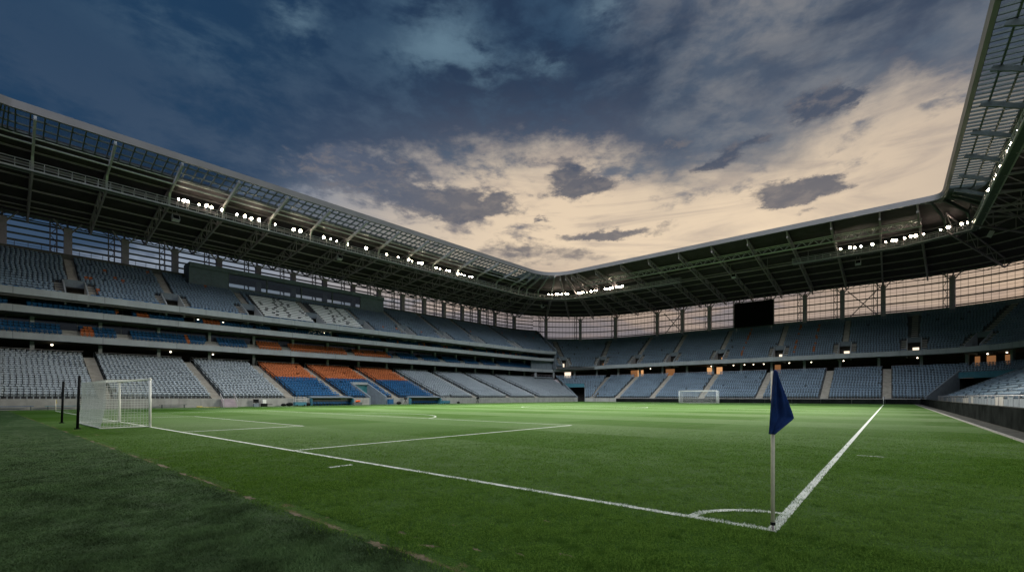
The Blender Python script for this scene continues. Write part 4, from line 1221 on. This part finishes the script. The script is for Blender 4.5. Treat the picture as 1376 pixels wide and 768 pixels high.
def steps(t):
    mb = MB()
    for i in range(4): mb.box((-.9, -.9+.35*i, 0), (.9, -.9+.35*(i+1), .30*(i+1)))
    mb.build('treads', M['steel'], t)
    mb = MB()
    for s in (-1, 1): mb.tube((s*.9, -.9, .0), (s*.9, -.9, 1.0), .04, 6); mb.tube((s*.9, -.9, 1.0), (s*.9, .5, 2.0), .04, 6); mb.tube((s*.9, .5, 1.2), (s*.9, .5, 2.0), .04, 6)
    mb.build('handrail', M['palesteel'], t)
def chairs(t):
    mb = MB(); mb.box((-.55, -.3, .1), (.45, .3, 1.0)); mb.build('body', M['seatblue'], t)
    mb = MB(); mb.box((-.6, -.33, 1.0), (.5, .33, 1.06)); mb.build('lid', M['seatblue'], t)
    mb = MB(); mb.beam((.5, .2, .3), (.75, .2, 1.3), .06); mb.build('handle', M['darksteel'], t)
def tripod(t):
    mb = MB()
    for a in (0, 2.1, 4.2): mb.tube((.4*math.cos(a), .4*math.sin(a), 0), (0, 0, .95), .03, 5)
    mb.build('leg', M['black'], t); mb = MB(); mb.box((-.2, -.3, .95), (.2, .3, 1.3)); mb.build('camera_body', M['black'], t)
kit(16, 'wall_bench', 'low blue bench against the wall at the left edge', 'bench', lambda t: bench(t, 3.4, M['seatblue'], M['darksteel']))
kit(86, 'wall_bench', 'low dark bench against the wall behind the black poles', 'bench', lambda t: bench(t, 3.2, M['bluepanel'], M['darksteel']))
kit(233, 'wall_bench', 'long grey bench against the wall right of the near goal', 'bench', lambda t: bench(t, 3.0, M['darksteel'], M['darksteel']))
kit(307, 'step_unit', 'grey metal steps with rails at the foot of an aisle', 'steps', steps)
kit(344, 'monitor', 'black monitor on a grey stand by the wall', 'monitor', monitor)
kit(355, 'bin_case', 'black case carrying a white bin by the wall', 'case', lampcase)
kit(381, 'kit_bag', 'small black bag lying by the wall left of another bag', 'bag', lambda t: bag(t, .9), group='black kit bags by the wall')
kit(389, 'kit_bag', 'larger black bag lying by the wall beside the framed cart', 'bag', lambda t: bag(t, 1.2), group='black kit bags by the wall')
kit(403, 'trolley', 'blue trolley with a pale metal frame left of the dugout', 'trolley', cart)
kit(413.5, 'kit_bag', 'black bag between the framed trolley and the dugout', 'bag', lambda t: bag(t, 1.1), group='black kit bags by the wall')
kit(525, 'wheeled_bin', 'blue lidded bin beside the tunnel mouth', 'bin', chairs)
kit(536, 'kit_bag', 'black bag right of the blue bin by the tunnel', 'bag', lambda t: bag(t, 1.2), group='black kit bags by the wall')
kit(545, 'camera_tripod', 'black camera on a tripod beside the right dugout', 'tripod', tripod)
kit(599, 'trolley', 'metal framed trolley by the wall right of the dugouts', 'trolley', cart)
kit(616, 'kit_bag', 'black bag alone by the wall far right of the dugouts', 'bag', lambda t: bag(t, .9), group='black kit bags by the wall')
kit(642, 'camera_tripod', 'black camera on a tripod far along the main stand wall', 'tripod', tripod)
def coil(t):
    mb = MB(); pts = []
    for i in range(40):
        a = i*.55; r = .34 + .02*math.sin(i*1.7); pts.append((r*math.cos(a), r*math.sin(a), .03 + .004*i))
    pts += [(.5, -.1, .03), (1.1, .1, .03), (1.8, -.05, .03), (2.6, .12, .03)]
    mb.poly(pts, .025, 5); mb.build('hose', M['yellow'] if t.get('label', '').startswith('pale') else M['black'], t)
kit(268, 'hose_coil', 'pale yellow hose coiled on the ground by the wall near the steps', 'hose', coil)
kit(570, 'cable_coil', 'black cable coiled on the ground in front of the right dugout', 'cable', coil, r=2.6)
def bibs(t):
    mb = MB()
    for i in range(5): mb.ball((random.uniform(-.5, .5), random.uniform(-.15, .15), .62+random.uniform(0, .15)), .3, (1, .7, .6), 8)
    mb.build('bibs', M['orangebib'], t, True)
    mb = MB(); mb.box((-.8, -.3, 0), (.8, .3, .5)); mb.build('box', M['darksteel'], t)
kit(480, 'bib_pile', 'heap of orange bibs on a box at the end of the left dugout', 'bibs', bibs, r=3.3)

# ------------------------------------------------------------------ small concourse lamps
def conc(u, r, z, lab, grp, s=.14, f={}):
    if grp not in f:
        t = thing('concourse_lamp', lab, 'lamp', group=grp); f[grp] = t
        mb = MB(); mb.tube((0, 0, .1), (0, 0, .18), .2, 10); mb.build('mount', M['darksteel'], t)
        mb = MB(); mb.ball((0, 0, 0), s, (1, 1, .8), 8); mb.build('bulb', M['spotglow'], t)
    else: t = copy_tree(f[grp])
    t.location = at(u, r, z)
for px in (70, 213, 287, 230):
    u, p = wpt(px, 23); conc(u, 23.4, 9.2, 'small lit lamp under the concourse ceiling of the main stand', 'lamps under the main stand concourse ceiling')
for px in (873, 955, 985, 1000, 1012, 1026, 1060, 1090, 1133, 1233, 1325, 1350):
    u = upx(px, 21, 10); conc(u, 21.5, 10.2, 'small lit lamp under the concourse ceiling of the end stand', 'lamps under the end stand concourse ceiling')
for px, r, z in ((266, 21.4, 14.9), (300, 21.4, 14.9), (418, 21.4, 14.8), (424, 21.4, 14.8), (430, 21.4, 14.8), (436, 21.4, 14.9)):
    u, p = wpt(px, r); conc(u, r, z, 'small lit lamp inside the upper box level', 'lamps inside the upper box level', .16)

# ------------------------------------------------------------------ sky
w = bpy.data.worlds.new('World'); sc.world = w; w.use_nodes = True; w.node_tree.nodes.clear()
T = NT(w.node_tree); wout = T.n('ShaderNodeOutputWorld')
d = T.n('ShaderNodeTexCoord').outputs['Generated']
dn = T.n('ShaderNodeVectorMath', {'operation': 'NORMALIZE'}, i0=d).outputs[0]
sp = T.n('ShaderNodeSeparateXYZ', None, Vector=dn)
AZ0 = math.atan2(RX, -RY)          # compass direction of the middle of the glow side
rot = T.n('ShaderNodeVectorRotate', {'rotation_type': 'Z_AXIS'}, Vector=dn, Angle=-(AZ0 - math.pi/2)).outputs[0]
rs = T.n('ShaderNodeSeparateXYZ', None, Vector=rot)
az = T.math('ARCTAN2', rs.outputs[0], rs.outputs[1])      # radians, + to the east side
el = T.math('ARCSINE', sp.outputs[2])
def pe(px, py):
    k = (px-688)/FP; v_ = (532-py)/FP; return math.atan(k), math.atan2(v_, math.hypot(1, k))
# layered cloud coordinates on a flat ceiling above the stadium
den = T.math('ADD', T.math('MAXIMUM', sp.outputs[2], 0.), .12)
cv = T.n('ShaderNodeCombineXYZ', None, X=T.math('DIVIDE', rs.outputs[0], den), Y=T.math('DIVIDE', rs.outputs[1], den), Z=0.).outputs[0]
st_ = T.n('ShaderNodeVectorMath', {'operation': 'MULTIPLY'}, i0=cv, i1=(1., 1.0, 1.)).outputs[0]
n1 = T.noise(st_, .95, 7., .55, .5); n2 = T.noise(st_, 2.6, 7., .6, .3); n3 = T.noise(st_, 7., 5., .62)
ae = T.n('ShaderNodeCombineXYZ', None, X=az, Y=T.math('MULTIPLY', el, 2.2), Z=3.7).outputs[0]
p1 = T.noise(ae, 3.2, 7., .58, .35); p2 = T.noise(ae, 9., 6., .6, .2)
# clear sky behind the clouds
def ramp(x, stops):
    nd = T.n('ShaderNodeValToRGB', None, Fac=x); cr = nd.color_ramp
    while len(cr.elements) > 1: cr.elements.remove(cr.elements[-1])
    for i, (p, c) in enumerate(stops):
        e = cr.elements[0] if i == 0 else cr.elements.new(p)
        e.position = p; e.color = c4(c)
    return nd.outputs[0]
elw = T.math('ADD', el, T.math('MULTIPLY', T.math('SUBTRACT', p1, .5), .10))
warm = ramp(T.math('DIVIDE', elw, 1.2), [(0, (.30, .20, .17)), (.10, (.40, .27, .21)), (.17, (.56, .40, .29)), (.23, (.82, .645, .455)), (.34, (.76, .60, .43)), (.43, (.42, .37, .32)), (.53, (.17, .22, .27)), (.7, (.06, .12, .20)), (1, (.035, .08, .15))])
cool = ramp(T.math('DIVIDE', elw, 1.2), [(0, (.30, .32, .38)), (.15, (.26, .30, .37)), (.3, (.17, .22, .30)), (.45, (.07, .13, .22)), (.7, (.03, .08, .16)), (1, (.03, .075, .15))])
strk = T.n('ShaderNodeVectorMath', {'operation': 'MULTIPLY'}, i0=ae, i1=(1., 3.2, 1.)).outputs[0]
sk = T.noise(strk, 2.6, 6., .6, .8)
warm = T.mix(T.math('MULTIPLY', T.smooth(sk, .46, .66), .6), warm, (.36, .295, .26, 1))
warm = T.mix(T.math('MULTIPLY', T.smooth(az, .48, .85), .55), warm, (.30, .265, .25, 1))
lowbank = T.math('MULTIPLY', T.smooth(T.math('ADD', el, T.math('MULTIPLY', T.math('SUBTRACT', sk, .5), .45)), .225, .13), .93)
warm = T.mix(lowbank, warm, (.185, .17, .20, 1))
side_f = T.math('MULTIPLY', T.smooth(az, -.62, .05), T.smooth(az, 1.9, .9))
base = T.mix(side_f, cool, warm)
nish = T.n('ShaderNodeTexSky', {'sky_type': 'NISHITA', 'sun_disc': False, 'sun_elevation': R(4), 'sun_rotation': R(20), 'dust_density': 2.5})
base = T.mix(1.0, base, T.mix(1.0, nish.outputs[0], (.012, .012, .012, 1), 'MULTIPLY'), 'ADD')
# dark overhead bank with an uneven lower rim
p3 = T.noise(ae, 24., 5., .62, .2)
rimpts = [(-200, 420), (0, 330), (200, 300), (330, 252), (430, 214), (520, 206), (640, 192), (760, 186), (850, 200), (905, 212), (950, 185), (1020, 150), (1060, 125), (1130, 106), (1200, 84), (1330, 60), (1376, 40)]
rp = [pe(x, y) for x, y in rimpts]; LO, HI = rp[0][0], rp[-1][0]
rimv = ramp(T.math('DIVIDE', T.math('SUBTRACT', az, LO), HI - LO), [((a_-LO)/(HI-LO), (e_, e_, e_)) for a_, e_ in rp])
bank = T.math('ADD', T.math('SUBTRACT', T.math('ADD', el, .045), rimv), T.math('ADD', T.math('ADD', T.math('MULTIPLY', T.math('SUBTRACT', p1, .5), .20), T.math('MULTIPLY', T.math('SUBTRACT', p2, .5), .13)), T.math('MULTIPLY', T.math('SUBTRACT', p3, .5), .05)))
bankf = T.smooth(bank, -.035, .055)
bankcol = T.mix(T.smooth(bank, .0, .22), (.072, .094, .145, 1), (.018, .040, .082, 1))
bankcol = T.mix(T.math('MULTIPLY', T.smooth(el, .46, .64), .85), bankcol, (.016, .036, .078, 1))
bankcol = T.mix(T.math('MULTIPLY', T.smooth(az, -.05, -.66), .9), bankcol, (.012, .044, .100, 1))
frag = T.smooth(T.math('ADD', T.math('MULTIPLY', bank, .75), T.math('ADD', T.math('MULTIPLY', T.math('SUBTRACT', p2, .5), .55), T.math('MULTIPLY', T.math('SUBTRACT', p3, .5), .22))), -.03, .13)
tex = T.smooth(T.math('ADD', T.math('ADD', T.math('MULTIPLY', p1, .45), T.math('MULTIPLY', p2, .40)), T.math('MULTIPLY', p3, .15)), .42, .60)
bankcol = T.mix(T.math('MULTIPLY', tex, T.smooth(az, -.8, -.1, .22, .8)), bankcol, T.mix(T.smooth(el, .38, .66), (.115, .150, .205, 1), (.036, .078, .138, 1)))
bankcol = T.mix(T.math('MULTIPLY', T.math('MULTIPLY', T.smooth(n1, .5, .7), T.smooth(az, .05, .3)), .4), bankcol, (.10, .085, .13, 1))
def blobsum(blobs, azs, els, pw=-.75):
    acc = None
    for px, py, sx, sy, amp in blobs:
        a, e = pe(px, py); k = math.hypot(1, (px-688)/FP); sa = sx/FP/(k*k); se = sy/FP/k
        q = T.math('ADD', T.math('POWER', T.math('MULTIPLY', T.math('SUBTRACT', azs, a), 1/sa), 2.), T.math('POWER', T.math('MULTIPLY', T.math('SUBTRACT', els, e), 1/se), 2.))
        g = T.math('MULTIPLY', T.math('EXPONENT', T.math('MULTIPLY', q, pw)), amp)
        acc = g if acc is None else T.math('ADD', acc, g)
    return acc
nx_ = T.n('ShaderNodeTexNoise', None, Vector=ae, Scale=13., Detail=7., Roughness=.68)
ns = T.n('ShaderNodeSeparateColor', None, Color=nx_.outputs[1])
azw = T.math('ADD', az, T.math('MULTIPLY', T.math('SUBTRACT', ns.outputs[0], .5), .11)); elw2 = T.math('ADD', el, T.math('MULTIPLY', T.math('SUBTRACT', ns.outputs[1], .5), .055))
thin = blobsum([(600, 62, 40, 16, 1), (735, 87, 24, 11, .9), (812, 12, 26, 14, .9), (398, 25, 30, 22, .8), (655, 96, 34, 18, .8), (590, 20, 50, 14, .4), (555, 80, 40, 16, .5), (250, 45, 90, 26, .35)], azw, elw2)
bankcol = T.mix(T.math('MULTIPLY', T.math('MULTIPLY', thin, T.smooth(p2, .36, .62)), .75), bankcol, (.13, .215, .285, 1))
base = T.mix(T.math('MULTIPLY', frag, .80), base, (.098, .122, .175, 1))
col = T.mix(T.math('MULTIPLY', bankf, .97), base, bankcol)
# high thin veils
veil = T.math('MULTIPLY', T.smooth(T.math('ADD', T.math('MULTIPLY', n1, .5), T.math('MULTIPLY', p1, .5)), .38, .58), T.math('MULTIPLY', T.smooth(az, .1, .5), T.smooth(el, .30, .46)))
col = T.mix(T.math('MULTIPLY', veil, .8), col, T.mix(T.smooth(p2, .35, .65), (.095, .125, .175, 1), (.24, .24, .25, 1)))
scat = T.math('MULTIPLY', T.smooth(T.math('ADD', T.math('MULTIPLY', p1, .45), T.math('MULTIPLY', p2, .55)), .57, .68), T.math('MULTIPLY', T.smooth(el, .22, .36), T.smooth(el, .62, .5)))
scat = T.math('MULTIPLY', scat, T.math('SUBTRACT', 1., bankf))
col = T.mix(T.math('MULTIPLY', scat, .75), col, (.13, .135, .17, 1))
# separate small clouds
blobs = [(450, 228, 70, 20, .8), (520, 246, 46, 20, .9), (480, 215, 60, 14, .6), (572, 272, 42, 17, 1.1), (612, 276, 30, 13, .9), (665, 268, 24, 13, .9), (655, 284, 44, 9, .8), (762, 236, 26, 11, 1.1), (770, 257, 40, 9, 1.1), (806, 248, 22, 7, .7), (727, 293, 12, 4, 1.),
         (1095, 143, 40, 16, 1.1), (1140, 130, 36, 9, .9), (970, 218, 26, 8, 1.), (985, 200, 22, 9, .9), (948, 224, 20, 5, .8), (900, 196, 44, 18, .8), (1020, 184, 18, 6, 1.), (1058, 255, 50, 11, 1.1), (1100, 246, 36, 8, .9), (1052, 271, 28, 6, .9), (1135, 250, 26, 5, .7), (830, 313, 58, 6, 1.1),
         (775, 320, 36, 5, .7), (690, 335, 70, 9, .7), (740, 348, 90, 8, .6), (1070, 285, 40, 4, .6), (930, 300, 40, 8, .35), (740, 215, 60, 10, .5), (1130, 205, 80, 10, .3)]
acc = blobsum(blobs, azw, elw2)
cl = T.math('ADD', acc, T.math('ADD', T.math('MULTIPLY', T.math('SUBTRACT', p2, .5), 1.5), T.math('MULTIPLY', T.math('SUBTRACT', p3, .5), 1.5)))
clf = T.math('MULTIPLY', T.smooth(cl, .34, 1.05), T.smooth(acc, .05, .5))
ccol = T.mix(T.smooth(el, .22, .5), (.130, .13, .15, 1), (.060, .080, .125, 1))
ccol = T.mix(T.smooth(az, -.05, -.35), ccol, (.085, .11, .165, 1))
ccol = T.mix(T.math('MULTIPLY', T.smooth(p3, .45, .68), .5), ccol, (.25, .22, .21, 1))
col = T.mix(T.math('MULTIPLY', clf, .88), col, ccol)
col = T.mix(T.smooth(el, .02, -.05), col, (.05, .05, .05, 1))
bg = T.n('ShaderNodeBackground', None, Color=col, Strength=1.0)
T.set(wout.inputs[0], bg.outputs[0])
w.cycles.sampling_method = 'MANUAL'; w.cycles.sample_map_resolution = 512
# soft evening daylight from the overcast vault
sl = bpy.data.lights.new('sun', 'SUN'); sl.energy = 4.8; sl.angle = R(72); sl.color = (.93, .97, 1)
so = bpy.data.objects.new('sun', sl); COL.objects.link(so); so.rotation_euler = V((-.25, .53, -.81)).to_track_quat('-Z', 'Y').to_euler()

# ------------------------------------------------------------------ output
vs_ = sc.view_settings; vs_.view_transform = 'Standard'; vs_.look = 'None'; vs_.exposure = 0.; vs_.gamma = 1.
sc.cycles.max_bounces = 6; sc.cycles.diffuse_bounces = 3; sc.cycles.glossy_bounces = 2; sc.cycles.transparent_max_bounces = 12
sc.cycles.sample_clamp_indirect = 2.0; sc.cycles.use_denoising = True
sc.cycles.caustics_reflective = False; sc.cycles.caustics_refractive = False
